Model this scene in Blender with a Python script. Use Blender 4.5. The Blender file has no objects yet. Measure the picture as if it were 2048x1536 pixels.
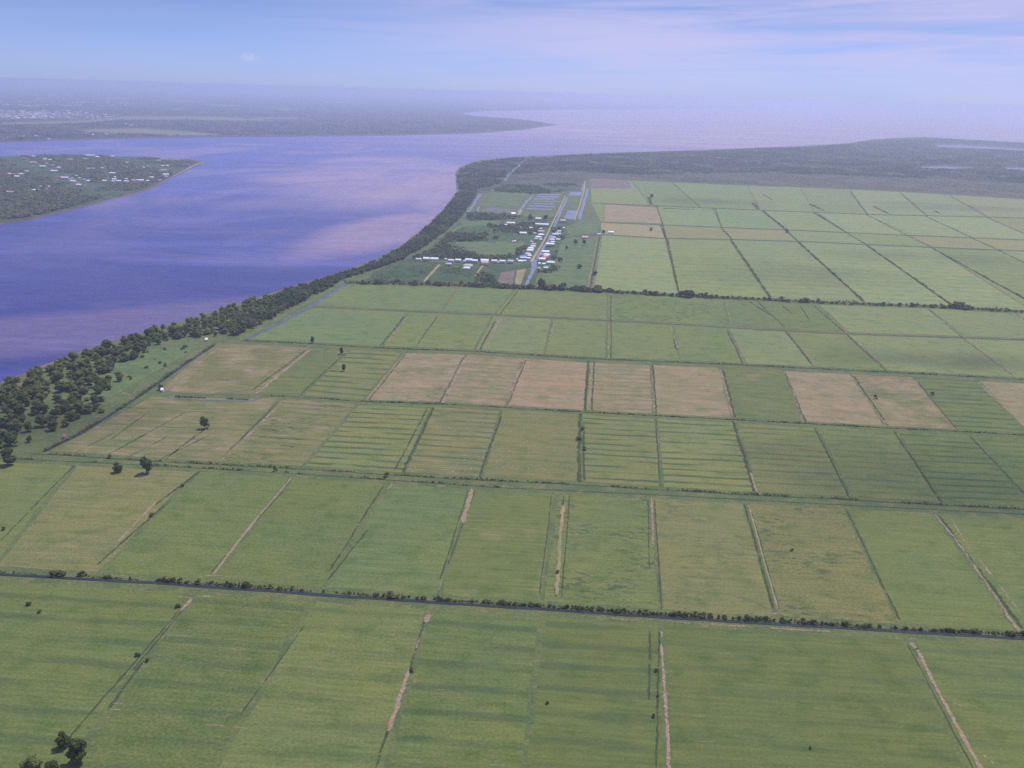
import bpy, bmesh, math, random
import numpy as np
from mathutils import Vector, Matrix

random.seed(7)
rng = np.random.default_rng(7)
sc = bpy.context.scene
COL = sc.collection
R = math.radians

# ------------------------------------------------------------------ camera
H = 300.0                       # flying height in metres
FPX = 2010.0                    # focal length in pixels of the 2048 px wide photograph
PITCH, ROLL = R(16.20), R(1.6)
_F = Vector((0, math.cos(PITCH), -math.sin(PITCH)))
_U0 = Vector((0, math.sin(PITCH), math.cos(PITCH)))
_R0 = Vector((1, 0, 0))
_R = _R0 * math.cos(ROLL) + _U0 * math.sin(ROLL)
_U = _U0 * math.cos(ROLL) - _R0 * math.sin(ROLL)
cam_d = bpy.data.cameras.new('camera')
cam = bpy.data.objects.new('camera', cam_d)
COL.objects.link(cam)
cam_d.sensor_fit = 'HORIZONTAL'
cam_d.sensor_width = 36.0
cam_d.lens = 36.0 * FPX / 2048.0
cam_d.clip_start = 1.0
cam_d.clip_end = 400000.0
M = Matrix((( _R.x, _U.x, -_F.x, 0), (_R.y, _U.y, -_F.y, 0), (_R.z, _U.z, -_F.z, H), (0, 0, 0, 1)))
cam.matrix_world = M
sc.camera = cam

# ------------------------------------------------------------------ exposure
sc.view_settings.view_transform = 'Standard'
sc.view_settings.look = 'None'
sc.view_settings.gamma = 1.0
sc.view_settings.exposure = 0.38
sc.render.engine = 'CYCLES'
sc.cycles.use_denoising = False
sc.cycles.max_bounces = 5
sc.cycles.volume_bounces = 2
sc.cycles.transparent_max_bounces = 40

# ------------------------------------------------------------------ sun and sky
SUN_EL, SUN_AZ = R(60), R(32)           # azimuth from +Y, positive = to the right
sun_d = bpy.data.lights.new('sun', 'SUN')
sun_d.energy = 3.1
sun_d.angle = R(2.0)
sun_d.color = (1.0, 0.965, 0.92)
sun = bpy.data.objects.new('sun', sun_d)
COL.objects.link(sun)
sd = Vector((math.sin(SUN_AZ) * math.cos(SUN_EL), math.cos(SUN_AZ) * math.cos(SUN_EL), math.sin(SUN_EL)))
sun.rotation_euler = (-sd).to_track_quat('-Z', 'Y').to_euler()
sun.location = (0, 0, 2000)

SKY_STRENGTH = 0.10
HAZE_COL = (0.675, 0.735, 0.95, 1)
HAZE_DENS = 0.93e-4


class NT:
    """small helper round a node tree"""
    def __init__(self, tree):
        self.t = tree
        tree.nodes.clear()

    def n(self, typ, **kw):
        nd = self.t.nodes.new(typ)
        for k, v in kw.items():
            if k.startswith('i_'):
                key = k[2:]
                key = int(key) if key.isdigit() else key.replace('_', ' ')
                self.put(nd.inputs[key], v)
            else:
                setattr(nd, k, v)
        return nd

    def put(self, sock, v):
        if isinstance(v, bpy.types.NodeSocket):
            self.t.links.new(v, sock)
        elif isinstance(v, bpy.types.Node):
            self.t.links.new(v.outputs[0], sock)
        else:
            sock.default_value = v

    def math(self, op, a, b=None, c=None, clamp=False):
        nd = self.t.nodes.new('ShaderNodeMath')
        nd.operation = op
        nd.use_clamp = clamp
        self.put(nd.inputs[0], a)
        if b is not None:
            self.put(nd.inputs[1], b)
        if c is not None:
            self.put(nd.inputs[2], c)
        return nd.outputs[0]

    def vmul(self, v, s):
        nd = self.t.nodes.new('ShaderNodeVectorMath')
        nd.operation = 'MULTIPLY'
        self.put(nd.inputs[0], v)
        nd.inputs[1].default_value = s
        return nd.outputs[0]

    def noise(self, vec, scale, detail=3.0, rough=0.55, dist=0.0):
        nd = self.t.nodes.new('ShaderNodeTexNoise')
        self.put(nd.inputs['Vector'], vec)
        nd.inputs['Scale'].default_value = scale
        nd.inputs['Detail'].default_value = detail
        nd.inputs['Roughness'].default_value = rough
        nd.inputs['Distortion'].default_value = dist
        return nd.outputs['Fac']

    def ramp(self, fac, a, b, lo=0.0, hi=1.0):
        nd = self.t.nodes.new('ShaderNodeMapRange')
        nd.interpolation_type = 'SMOOTHSTEP'
        self.put(nd.inputs['Value'], fac)
        nd.inputs['From Min'].default_value = a
        nd.inputs['From Max'].default_value = b
        nd.inputs['To Min'].default_value = lo
        nd.inputs['To Max'].default_value = hi
        return nd.outputs['Result']

    def mix(self, fac, a, b, mode='MIX'):
        nd = self.t.nodes.new('ShaderNodeMix')
        nd.data_type = 'RGBA'
        nd.blend_type = mode
        nd.clamp_factor = True
        self.put(nd.inputs[0], fac)
        for s, v in ((nd.inputs[6], a), (nd.inputs[7], b)):
            if isinstance(v, tuple) and len(v) == 3:
                v = v + (1,)
            self.put(s, v)
        return nd.outputs[2]

    def scale_col(self, col, fac):
        nd = self.t.nodes.new('ShaderNodeVectorMath')
        nd.operation = 'SCALE'
        self.put(nd.inputs[0], col)
        self.put(nd.inputs[3], fac)
        return nd.outputs[0]

    def oattr(self, name):
        nd = self.t.nodes.new('ShaderNodeAttribute')
        nd.attribute_type = 'OBJECT'
        nd.attribute_name = name
        return nd.outputs['Fac']


world = bpy.data.worlds.new('World')
sc.world = world
world.use_nodes = True
w = NT(world.node_tree)
sky = w.n('ShaderNodeTexSky', sky_type='NISHITA', sun_disc=False)
sky.sun_elevation = SUN_EL
sky.sun_rotation = SUN_AZ % (2 * math.pi)
sky.altitude = 300
sky.air_density = 1.0
sky.dust_density = 0.2
sky.ozone_density = 3.0
gen = w.n('ShaderNodeTexCoord').outputs['Generated']
sep = w.n('ShaderNodeSeparateXYZ', i_0=gen)
dx, dy, dz = sep.outputs
low = w.mix(w.ramp(dz, 0.0, 0.09), (0.40, 0.52, 1.12), (0.35, 0.41, 0.75))
skyc = w.mix(1.0, sky.outputs[0], w.mix(w.ramp(dz, 0.09, 0.4), low, (0.86, 0.92, 1.42)), 'MULTIPLY')
# cirrus: long streaks, thicker to the right of the view and well above the horizon
cmb = w.n('ShaderNodeCombineXYZ', i_0=w.math('MULTIPLY', dx, 5.0), i_1=w.math('MULTIPLY', dy, 5.0),
          i_2=w.math('MULTIPLY', w.math('SUBTRACT', dz, w.math('MULTIPLY', dx, 0.03)), 75.0))
st = w.noise(cmb.outputs[0], 1.0, 5.0, 0.6, 0.6)
cmb2 = w.n('ShaderNodeCombineXYZ', i_0=w.math('MULTIPLY', dx, 3.0), i_1=w.math('MULTIPLY', dy, 3.0),
           i_2=w.math('MULTIPLY', dz, 30.0))
big = w.noise(cmb2.outputs[0], 1.0, 2.0, 0.5, 0.2)
side = w.ramp(dx, -0.30, 0.16, 0.15, 1.0)
up = w.ramp(dz, 0.0, 0.05, 0.55, 1.0)
cover = w.math('MULTIPLY', w.ramp(w.math('ADD', w.math('MULTIPLY', st, 0.6), w.math('MULTIPLY', big, 0.45)), 0.26, 0.66),
               w.math('MULTIPLY', side, up))
skyc = w.mix(w.math('MULTIPLY', cover, 0.72), skyc, (5.0, 4.65, 6.7))
bg = w.n('ShaderNodeBackground', i_Color=skyc, i_Strength=SKY_STRENGTH)
# one small puff of cumulus low over the far bank
puff_d = (_F * FPX + _R * (498 - 1024.0) - _U * (114 - 768.0)).normalized()
pv_ = w.n('ShaderNodeVectorMath', operation='SUBTRACT', i_0=gen)
pv_.inputs[1].default_value = puff_d
pl_ = w.n('ShaderNodeVectorMath', operation='LENGTH', i_0=w.vmul(pv_.outputs[0], (1, 1, 2.0)))
pm_ = w.math('MULTIPLY', w.ramp(pl_.outputs['Value'], 0.011, 0.002), w.ramp(w.noise(gen, 260, 4, 0.6), 0.28, 0.58))
w.put(bg.inputs['Color'], w.mix(w.math('MULTIPLY', pm_, 0.32), skyc, (5.6, 5.2, 6.9)))
w.n('ShaderNodeOutputWorld', i_Surface=bg)


# ------------------------------------------------------------------ geometry helpers
def P(px, py, z=0.0):
    """point of the ground (height z) seen at a pixel of the 2048 x 1536 photograph"""
    d = _F * FPX + _R * (px - 1024.0) - _U * (py - 768.0)
    t = (z - H) / d.z
    return Vector((d.x * t, d.y * t, z))


def slant(px, py):
    p = P(px, py)
    return math.sqrt(p.x ** 2 + p.y ** 2 + H * H)


def mpp(px, py):
    """metres per photograph pixel across the view"""
    return slant(px, py) / FPX


def tag(o, label=None, cat=None, group=None, kind=None):
    if label:
        o['label'] = label
    if cat:
        o['category'] = cat
    if group:
        o['group'] = group
    if kind:
        o['kind'] = kind
    return o


def link(name, me, mat, parent=None):
    o = bpy.data.objects.new(name, me)
    if mat is not None:
        if not me.materials:
            for m in (mat if isinstance(mat, (list, tuple)) else [mat]):
                me.materials.append(m)
    COL.objects.link(o)
    if parent:
        o.parent = parent
    return o


def np_mesh(name, verts, faces, smooth=False):
    """verts (n,3) array, faces (m,k) array of the same corner count"""
    me = bpy.data.meshes.new(name)
    verts = np.asarray(verts, dtype=np.float32)
    faces = np.asarray(faces, dtype=np.int32)
    k = faces.shape[1]
    me.vertices.add(len(verts))
    me.vertices.foreach_set('co', verts.ravel())
    me.loops.add(faces.size)
    me.loops.foreach_set('vertex_index', faces.ravel())
    me.polygons.add(len(faces))
    me.polygons.foreach_set('loop_start', np.arange(0, faces.size, k, dtype=np.int32))
    me.polygons.foreach_set('loop_total', np.full(len(faces), k, dtype=np.int32))
    me.update(calc_edges=True)
    if smooth:
        me.polygons.foreach_set('use_smooth', np.ones(len(faces), dtype=bool))
    return me


def sheet(name, pts, z, mat, skirt=0.0, label=None, group=None, cat=None):
    """flat sheet over a polygon of world points; an optional bank drops from its edge"""
    me = bpy.data.meshes.new(name)
    bm = bmesh.new()
    vs = [bm.verts.new((p[0], p[1], z)) for p in pts]
    es = [bm.edges.new((vs[i], vs[(i + 1) % len(vs)])) for i in range(len(vs))]
    f = bm.faces.new(vs)
    f.normal_update()
    if f.normal.z < 0:
        f.normal_flip()
    bmesh.ops.triangulate(bm, faces=[f])
    if skirt:
        low = [bm.verts.new((p[0], p[1], z - skirt)) for p in pts]
        for i in range(len(vs)):
            j = (i + 1) % len(vs)
            bm.faces.new((vs[i], vs[j], low[j], low[i]))
    bm.to_mesh(me)
    bm.free()
    o = link(name, me, mat)
    return tag(o, label, cat, group, 'structure')


def pxpoly(pts):
    return [P(*p) for p in pts]


def resample(pts, step):
    """points along a polyline about every step metres"""
    out = []
    for a, b in zip(pts[:-1], pts[1:]):
        n = max(1, int((b - a).length / step))
        for i in range(n):
            out.append(a.lerp(b, i / n))
    out.append(pts[-1])
    return out


def ribbon(name, pxs, width, z, mat, jit=0.15, step=6.0, label=None, group=None, cat=None, wander=0.0, taper=True, **props):
    """a strip of ground following a polyline of photograph pixels, width in metres (number or one per point)"""
    base = [P(*p) for p in pxs]
    if isinstance(width, (int, float)):
        width = [width] * len(base)
    pts, ws = [], []
    for i in range(len(base) - 1):
        a, b = base[i], base[i + 1]
        n = max(1, int((b - a).length / step))
        for k in range(n):
            pts.append(a.lerp(b, k / n))
            ws.append(width[i] + (width[i + 1] - width[i]) * k / n)
    pts.append(base[-1])
    ws.append(width[-1])
    n = len(pts)
    ph = random.uniform(0, 100)
    V, F, UV = [], [], []
    dist = 0.0
    for i, p in enumerate(pts):
        a = pts[max(0, i - 1)]
        b = pts[min(n - 1, i + 1)]
        d = (b - a)
        d.z = 0
        d.normalize()
        nrm = Vector((-d.y, d.x, 0))
        if i:
            dist += (pts[i] - pts[i - 1]).length
        off = wander * (math.sin(dist * 0.021 + ph) + 0.6 * math.sin(dist * 0.057 + ph * 2))
        wl = ws[i] * 0.5 * (1 + random.uniform(-jit, jit))
        wr = ws[i] * 0.5 * (1 + random.uniform(-jit, jit))
        if taper and (i == 0 or i == n - 1):
            wl *= 0.5
            wr *= 0.5
        l = p + nrm * (wl + off)
        r = p - nrm * (wr - off)
        V += [(l.x, l.y, z), (r.x, r.y, z)]
        UV += [(dist, 0.0), (dist, 1.0)]
        if i:
            F.append((2 * i - 2, 2 * i - 1, 2 * i + 1, 2 * i))
    me = np_mesh(name, V, F)
    uv = me.uv_layers.new(name='UVMap')
    loops = np.empty(len(me.loops), dtype=np.int32)
    me.loops.foreach_get('vertex_index', loops)
    uv.data.foreach_set('uv', np.asarray(UV, dtype=np.float32)[loops].ravel())
    o = link(name, me, mat)
    for k, v in props.items():
        o[k] = v
    return tag(o, label, cat, group, 'structure')


def line(pts):
    """y of a polyline of pixels at any x, carried on straight beyond its ends"""
    def f(x):
        for (x0, y0), (x1, y1) in zip(pts[:-1], pts[1:]):
            if x <= x1:
                break
        return y0 + (y1 - y0) * (x - x0) / (x1 - x0)
    return f


def inpoly(X, Y, poly):
    ins = np.zeros(len(X), dtype=bool)
    n = len(poly)
    for i in range(n):
        x0, y0 = poly[i][0], poly[i][1]
        x1, y1 = poly[(i + 1) % n][0], poly[(i + 1) % n][1]
        if y0 == y1:
            continue
        c = ((y0 > Y) != (y1 > Y)) & (X < (x1 - x0) * (Y - y0) / (y1 - y0) + x0)
        ins ^= c
    return ins


# ------------------------------------------------------------------ materials
def new_mat(name):
    m = bpy.data.materials.new(name)
    m.use_nodes = True
    return m, NT(m.node_tree)


def finish(nt, col, rough=0.9, spec=0.2, normal=None):
    b = nt.n('ShaderNodeBsdfPrincipled', i_Base_Color=col, i_Roughness=rough)
    b.inputs['Specular IOR Level'].default_value = spec
    if normal is not None:
        nt.put(b.inputs['Normal'], normal)
    nt.n('ShaderNodeOutputMaterial', i_Surface=b.outputs[0])
    return b


def mat_field():
    m, t = new_mat('field_grass')
    pos = t.n('ShaderNodeNewGeometry').outputs['Position']
    uv = t.n('ShaderNodeTexCoord').outputs['UV']
    info = t.n('ShaderNodeObjectInfo')
    base = info.outputs['Color']
    rnd = info.outputs['Random']
    n_big = t.noise(pos, 1 / 90, 3, 0.55, 0.4)
    n_mid = t.noise(pos, 1 / 18, 4, 0.65)
    n_fine = t.noise(pos, 1 / 1.7, 4, 0.75)
    col = t.mix(t.ramp(n_big, 0.35, 0.68), base, t.mix(1.0, base, (1.14, 1.04, 0.92), 'MULTIPLY'))
    col = t.mix(t.ramp(n_mid, 0.46, 0.72), col, t.mix(1.0, col, (0.70, 0.84, 0.70), 'MULTIPLY'))
    # furrows: narrow variation lengthwise along the plot
    fur = t.noise(t.vmul(uv, (0.022, 0.36, 1.0)), 1.0, 4, 0.7)
    col = t.scale_col(col, t.ramp(fur, 0.25, 0.75, 0.86, 1.14))
    # dry patches
    dryn = t.math('ADD', t.noise(pos, 1 / 42, 4, 0.65, 0.3), t.math('MULTIPLY', t.math('SUBTRACT', fur, 0.5), 0.9))
    dry = t.oattr('dry')
    dm = t.math('MULTIPLY', t.ramp(t.math('ADD', dryn, t.math('MULTIPLY', t.math('SUBTRACT', dry, 0.5), 0.45)), 0.42, 0.72),
                t.math('MINIMUM', t.math('MULTIPLY', dry, 1.6), 0.9))
    col = t.mix(dm, col, t.mix(t.ramp(n_mid, 0.3, 0.7), (0.305, 0.215, 0.130), (0.22, 0.185, 0.090)))
    regrow = t.math('MULTIPLY', t.ramp(t.noise(t.vmul(uv, (0.022, 0.05, 1)), 1.0, 5, 0.65, 0.4), 0.52, 0.66), t.math('MULTIPLY', dry, 0.85))
    col = t.mix(regrow, col, (0.135, 0.145, 0.056))
    # drains: long dark green lines across the plot, broken here and there
    suv = t.n('ShaderNodeSeparateXYZ', i_0=uv)
    warp = t.math('MULTIPLY', t.math('SUBTRACT', t.noise(t.vmul(uv, (0.012, 0.02, 1)), 1.0, 2), 0.5), 9.0)
    ph = t.math('DIVIDE', t.math('ADD', suv.outputs[1], warp), t.oattr('period'))
    saw = t.math('ABSOLUTE', t.math('SUBTRACT', t.math('FRACT', t.math('ADD', ph, t.math('MULTIPLY', rnd, 3.0))), 0.5))
    brk = t.ramp(t.noise(t.vmul(uv, (0.016, 0.05, 1)), 1.0, 3, 0.65), 0.36, 0.56)
    stp = t.math('MULTIPLY', t.math('MULTIPLY', t.ramp(saw, 0.22, 0.07), brk), t.oattr('stripe'))
    col = t.mix(t.math('MULTIPLY', stp, 0.88), col, (0.046, 0.080, 0.034))
    # clumps of sedge
    fl = t.ramp(t.noise(t.vmul(uv, (0.10, 0.24, 1.0)), 1.0, 4, 0.7, 0.2), 0.51, 0.59)
    fl = t.math('MULTIPLY', t.math('MULTIPLY', fl, t.ramp(t.noise(pos, 1 / 50, 2), 0.40, 0.58)), t.oattr('fleck'))
    col = t.mix(t.math('MULTIPLY', fl, 0.8), col, (0.045, 0.075, 0.035))
    pat = t.noise(t.vmul(uv, (0.06, 0.11, 1)), 1.0, 4, 0.6, 0.5)
    col = t.mix(t.math('MULTIPLY', t.ramp(pat, 0.50, 0.66), t.math('MULTIPLY', rnd, 0.55)), col, t.mix(1.0, col, (0.74, 0.88, 0.80), 'MULTIPLY'))
    col = t.mix(t.math('MULTIPLY', t.ramp(pat, 0.46, 0.32), t.math('MULTIPLY', t.math('SUBTRACT', 1.0, rnd), 0.6)), col, t.mix(1.0, col, (1.22, 1.08, 1.04), 'MULTIPLY'))
    col = t.scale_col(col, t.math('MULTIPLY_ADD', t.math('SUBTRACT', n_fine, 0.5), t.math('ADD', 0.9, rnd), 1.0))
    finish(t, col, 0.95, 0.1)
    return m


def mat_two(name, c1, c2, s1, c3=None, rough=0.95, fine=2.0, amp=0.2, lo=0.4, hi=0.62):
    m, t = new_mat(name)
    pos = t.n('ShaderNodeNewGeometry').outputs['Position']
    f = t.ramp(t.noise(pos, 1 / s1, 4, 0.6, 0.3), lo, hi)
    col = t.mix(f, c1, c2)
    if c3:
        col = t.mix(t.ramp(t.noise(pos, 1 / (s1 * 0.37), 3, 0.6), 0.52, 0.66), col, c3)
    col = t.scale_col(col, t.ramp(t.noise(pos, 1 / fine, 3, 0.7), 0.25, 0.75, 1 - amp, 1 + amp))
    finish(t, col, rough, 0.1)
    return m


def mat_track(name, dirt, dirt2, bias, base=None):
    """worn ground with ragged edges: the plot below shows between the patches; the object property 'worn' says how much is covered"""
    m, t = new_mat(name)
    pos = t.n('ShaderNodeNewGeometry').outputs['Position']
    v = t.n('ShaderNodeSeparateXYZ', i_0=t.n('ShaderNodeTexCoord').outputs['UV']).outputs[1]
    edge = t.math('SUBTRACT', 1.0, t.math('ABSOLUTE', t.math('SUBTRACT', t.math('MULTIPLY', v, 2.0), 1.0)))
    n = t.math('ADD', t.math('MULTIPLY', t.noise(pos, 1 / 16, 4, 0.7), 0.8), t.math('MULTIPLY', t.noise(pos, 1 / 1.8, 3, 0.65), 0.5))
    n = t.math('ADD', n, t.math('MULTIPLY', t.math('SUBTRACT', t.ramp(edge, 0.0, 0.75), 1.0), 0.34))
    f = t.ramp(t.math('ADD', n, t.math('MULTIPLY', t.math('SUBTRACT', t.oattr('worn'), 0.5), 0.62)), 0.55 - bias, 0.76 - bias)
    col = t.mix(t.ramp(t.noise(pos, 1 / 3.0, 3, 0.7), 0.3, 0.7), dirt, dirt2)
    col = t.scale_col(col, t.ramp(t.noise(pos, 1 / 1.0, 2), 0.3, 0.7, 0.78, 1.22))
    bs = t.n('ShaderNodeBsdfDiffuse', i_Color=col)
    tr = t.n('ShaderNodeBsdfTransparent')
    mx = t.n('ShaderNodeMixShader', i_0=t.math('MULTIPLY', f, 0.80), i_1=tr.outputs[0], i_2=bs.outputs[0])
    t.n('ShaderNodeOutputMaterial', i_Surface=mx.outputs[0])
    return m


def mat_leaf(name, dark, light, var=0.3, scale=9.0):
    m, t = new_mat(name)
    geo = t.n('ShaderNodeNewGeometry')
    pos = geo.outputs['Position']
    rnd = t.n('ShaderNodeObjectInfo').outputs['Random']
    f = t.math('ADD', t.math('MULTIPLY', t.noise(pos, 1 / scale, 3, 0.6), 0.75), t.math('MULTIPLY', rnd, 0.3))
    col = t.mix(t.ramp(f, 0.35, 0.75), dark, light)
    col = t.scale_col(col, t.ramp(t.noise(pos, 1 / 1.1, 2), 0.3, 0.7, 1 - var, 1 + var))
    b = t.n('ShaderNodeBsdfDiffuse', i_Color=col)
    tr = t.n('ShaderNodeBsdfTranslucent', i_Color=t.scale_col(col, 1.05))
    mx = t.n('ShaderNodeMixShader', i_0=0.5, i_1=b.outputs[0], i_2=tr.outputs[0])
    t.n('ShaderNodeOutputMaterial', i_Surface=mx.outputs[0])
    return m


def mat_plain(name, col, rough=0.8, objcol=False, amp=0.15, s=1.5, spec=0.3):
    m, t = new_mat(name)
    pos = t.n('ShaderNodeTexCoord').outputs['Object']
    c = t.n('ShaderNodeObjectInfo').outputs['Color'] if objcol else t.n('ShaderNodeRGB').outputs[0]
    if not objcol:
        c.default_value = tuple(col) + (1,)
    c = t.scale_col(c, t.ramp(t.noise(pos, s, 4, 0.6), 0.3, 0.7, 1 - amp, 1 + amp))
    finish(t, c, rough, spec)
    return m


def mat_water():
    m, t = new_mat('river_water')
    pos = t.n('ShaderNodeNewGeometry').outputs['Position']
    warp = t.n('ShaderNodeTexNoise')
    t.put(warp.inputs['Vector'], pos)
    warp.inputs['Scale'].default_value = 1 / 900
    warp.inputs['Detail'].default_value = 4
    wv = t.n('ShaderNodeVectorMath', operation='SUBTRACT')
    t.put(wv.inputs[0], warp.outputs['Color'])
    wv.inputs[1].default_value = (0.5, 0.5, 0.5)

    def blob(px, py, rx, ry, rot, amp=600):
        """1 inside a warped ellipse of ground round a point, 0 outside"""
        c = P(px, py)
        a = t.n('ShaderNodeVectorMath', operation='MULTIPLY_ADD')
        t.put(a.inputs[0], wv.outputs[0])
        a.inputs[1].default_value = (amp, amp, 0)
        t.put(a.inputs[2], pos)
        mp = t.n('ShaderNodeMapping', vector_type='TEXTURE', i_Vector=a.outputs[0])
        mp.inputs['Location'].default_value = (c.x, c.y, 0)
        mp.inputs['Rotation'].default_value = (0, 0, rot)
        mp.inputs['Scale'].default_value = (rx, ry, 1e6)
        ln = t.n('ShaderNodeVectorMath', operation='LENGTH', i_0=mp.outputs[0])
        return t.ramp(ln.outputs['Value'], 1.05, 0.55)
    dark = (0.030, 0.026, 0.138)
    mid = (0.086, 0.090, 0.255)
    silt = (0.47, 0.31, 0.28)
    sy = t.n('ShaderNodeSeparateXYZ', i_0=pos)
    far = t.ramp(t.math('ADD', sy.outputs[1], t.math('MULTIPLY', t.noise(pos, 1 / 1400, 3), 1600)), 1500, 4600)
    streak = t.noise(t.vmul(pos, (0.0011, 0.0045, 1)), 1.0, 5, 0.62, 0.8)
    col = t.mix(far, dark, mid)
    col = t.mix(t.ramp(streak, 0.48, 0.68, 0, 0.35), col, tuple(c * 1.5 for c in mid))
    # silt off the near point, and the brown sea beyond the mouth
    swirl = t.noise(t.vmul(pos, (0.0028, 0.0013, 1)), 1.0, 5, 0.6, 1.6)
    s1 = t.math('MULTIPLY', blob(815, 350, 600, 1250, 0.12, 700), t.ramp(swirl, 0.28, 0.64, 0.18, 0.58))
    sea = t.ramp(t.math('ADD', sy.outputs[0], t.math('MULTIPLY', t.math('SUBTRACT', sy.outputs[1], 3500), 0.55)), -900, 3800)
    s2 = t.math('MULTIPLY', sea, t.ramp(streak, 0.35, 0.7, 0.45, 0.95))
    n2 = t.noise(t.vmul(pos, (0.002, 0.0012, 1)), 1.0, 4, 0.6, 1.2)
    s3 = t.math('MULTIPLY', t.ramp(n2, 0.48, 0.68), t.math('MULTIPLY', far, 0.3))
    s4 = t.math('MULTIPLY', blob(880, 440, 200, 800, -0.35, 200), t.ramp(swirl, 0.30, 0.62, 0.22, 0.50))
    s5 = t.math('MULTIPLY', blob(300, 645, 150, 620, -1.0, 140), 0.20)
    n6 = t.noise(t.vmul(pos, (0.0016, 0.0075, 1)), 1.0, 6, 0.65, 1.0)
    s6 = t.ramp(n6, 0.50, 0.72, 0, 0.12)
    s = t.math('MAXIMUM', t.math('MAXIMUM', t.math('MAXIMUM', s1, s4), t.math('MAXIMUM', s5, s6)), t.math('MAXIMUM', s2, s3))
    col = t.mix(s, col, silt)
    fine = t.noise(t.vmul(pos, (0.035, 0.11, 1)), 1.0, 5, 0.75)
    col = t.scale_col(col, t.ramp(fine, 0.28, 0.72, 0.78, 1.22))
    bump = t.n('ShaderNodeBump', i_Height=t.noise(pos, 1 / 3.0, 4, 0.65))
    bump.inputs['Strength'].default_value = 0.35
    bump.inputs['Distance'].default_value = 0.5
    b = finish(t, col, 0.38, 0.19, bump.outputs[0])
    return m


def mat_canal(name, col, rough=0.12, spec=0.5):
    m, t = new_mat(name)
    pos = t.n('ShaderNodeNewGeometry').outputs['Position']
    c = t.mix(t.ramp(t.noise(pos, 1 / 25, 4, 0.6), 0.35, 0.65), col, tuple(x * 1.5 for x in col))
    bump = t.n('ShaderNodeBump', i_Height=t.noise(pos, 0.7, 3))
    bump.inputs['Strength'].default_value = 0.15
    finish(t, c, rough, spec, bump.outputs[0])
    return m


MAT = {}
MAT['field'] = mat_field()
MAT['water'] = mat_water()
MAT['canal'] = mat_canal('canal_water', (0.024, 0.026, 0.030), 0.35, 0.08)
MAT['pond'] = mat_canal('pond_water', (0.11, 0.12, 0.165), 0.3, 0.3)
MAT['greycanal'] = mat_canal('grey_canal_water', (0.07, 0.075, 0.10), 0.3, 0.25)
MAT['mud'] = mat_two('river_mud', (0.20, 0.125, 0.11), (0.14, 0.10, 0.085), 30)
MAT['land'] = mat_two('rough_pasture', (0.118, 0.135, 0.048), (0.085, 0.115, 0.044), 28, (0.150, 0.145, 0.058), amp=0.25)
MAT['scrub'] = mat_two('scrub_ground', (0.060, 0.090, 0.036), (0.090, 0.120, 0.045), 45, (0.045, 0.070, 0.03), fine=5, amp=0.3)
MAT['meadow'] = mat_two('meadow_grass', (0.118, 0.160, 0.055), (0.085, 0.130, 0.050), 30, (0.150, 0.165, 0.060), amp=0.25)
MAT['darkfield'] = mat_two('dark_garden', (0.050, 0.082, 0.036), (0.070, 0.105, 0.042), 25, amp=0.3)
MAT['forest_floor'] = mat_two('forest_floor', (0.060, 0.075, 0.038), (0.105, 0.108, 0.056), 60, amp=0.3, fine=8)
MAT['brown_scrub'] = mat_two('brown_scrub', (0.120, 0.098, 0.062), (0.085, 0.085, 0.046), 70, (0.070, 0.078, 0.038), amp=0.3, fine=8)
MAT['bare'] = mat_two('bare_soil', (0.210, 0.140, 0.125), (0.150, 0.120, 0.085), 22, (0.100, 0.110, 0.055), amp=0.25)
MAT['tan'] = mat_two('dry_stubble', (0.290, 0.225, 0.115), (0.240, 0.200, 0.100), 40, (0.200, 0.190, 0.085), amp=0.2)
MAT['farfield'] = mat_two('far_pasture', (0.200, 0.190, 0.085), (0.150, 0.170, 0.070), 300, amp=0.15, fine=30)
MAT['track'] = mat_track('worn_track', (0.40, 0.29, 0.20), (0.27, 0.20, 0.125), 0.0)
MAT['road'] = mat_track('earth_road', (0.50, 0.39, 0.23), (0.36, 0.28, 0.15), 0.16)
MAT['ditch'] = mat_track('ditch_growth', (0.050, 0.070, 0.036), (0.078, 0.100, 0.045), 0.0)
MAT['leaf'] = mat_leaf('tree_leaves', (0.135, 0.165, 0.052), (0.27, 0.29, 0.095))
MAT['leaf_bush'] = mat_leaf('bush_leaves', (0.130, 0.138, 0.050), (0.23, 0.225, 0.082), 0.3, 4)
MAT['leaf_far'] = mat_leaf('woodland_leaves', (0.090, 0.120, 0.052), (0.24, 0.25, 0.105), 0.25, 60)
MAT['leaf_farther'] = mat_leaf('far_woodland_leaves', (0.090, 0.100, 0.056), (0.29, 0.255, 0.145), 0.25, 260)
MAT['leaf_brown'] = mat_leaf('low_scrub_leaves', (0.125, 0.110, 0.066), (0.185, 0.160, 0.092), 0.25, 60)
MAT['bark'] = mat_plain('bark', (0.13, 0.10, 0.075), 0.95)
MAT['wall'] = mat_plain('painted_wall', (0.7, 0.68, 0.62), 0.85, True)
MAT['roof'] = mat_plain('sheet_roof', (0.8, 0.8, 0.8), 0.45, True, 0.12, 0.6)
MAT['egret'] = mat_plain('white_feathers', (0.86, 0.86, 0.84), 0.8, False, 0.04)
MAT['bill'] = mat_plain('yellow_bill', (0.6, 0.36, 0.05), 0.5)
MAT['shank'] = mat_plain('dark_shank', (0.03, 0.03, 0.03), 0.6)

# ------------------------------------------------------------------ water and land
FAR = 58000.0
Z_WATER, Z_MUD = -1.5, -0.7
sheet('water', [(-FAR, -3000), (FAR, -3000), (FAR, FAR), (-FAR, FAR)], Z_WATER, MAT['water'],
      label='wide muddy blue river opening into the sea', cat='water')

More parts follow.
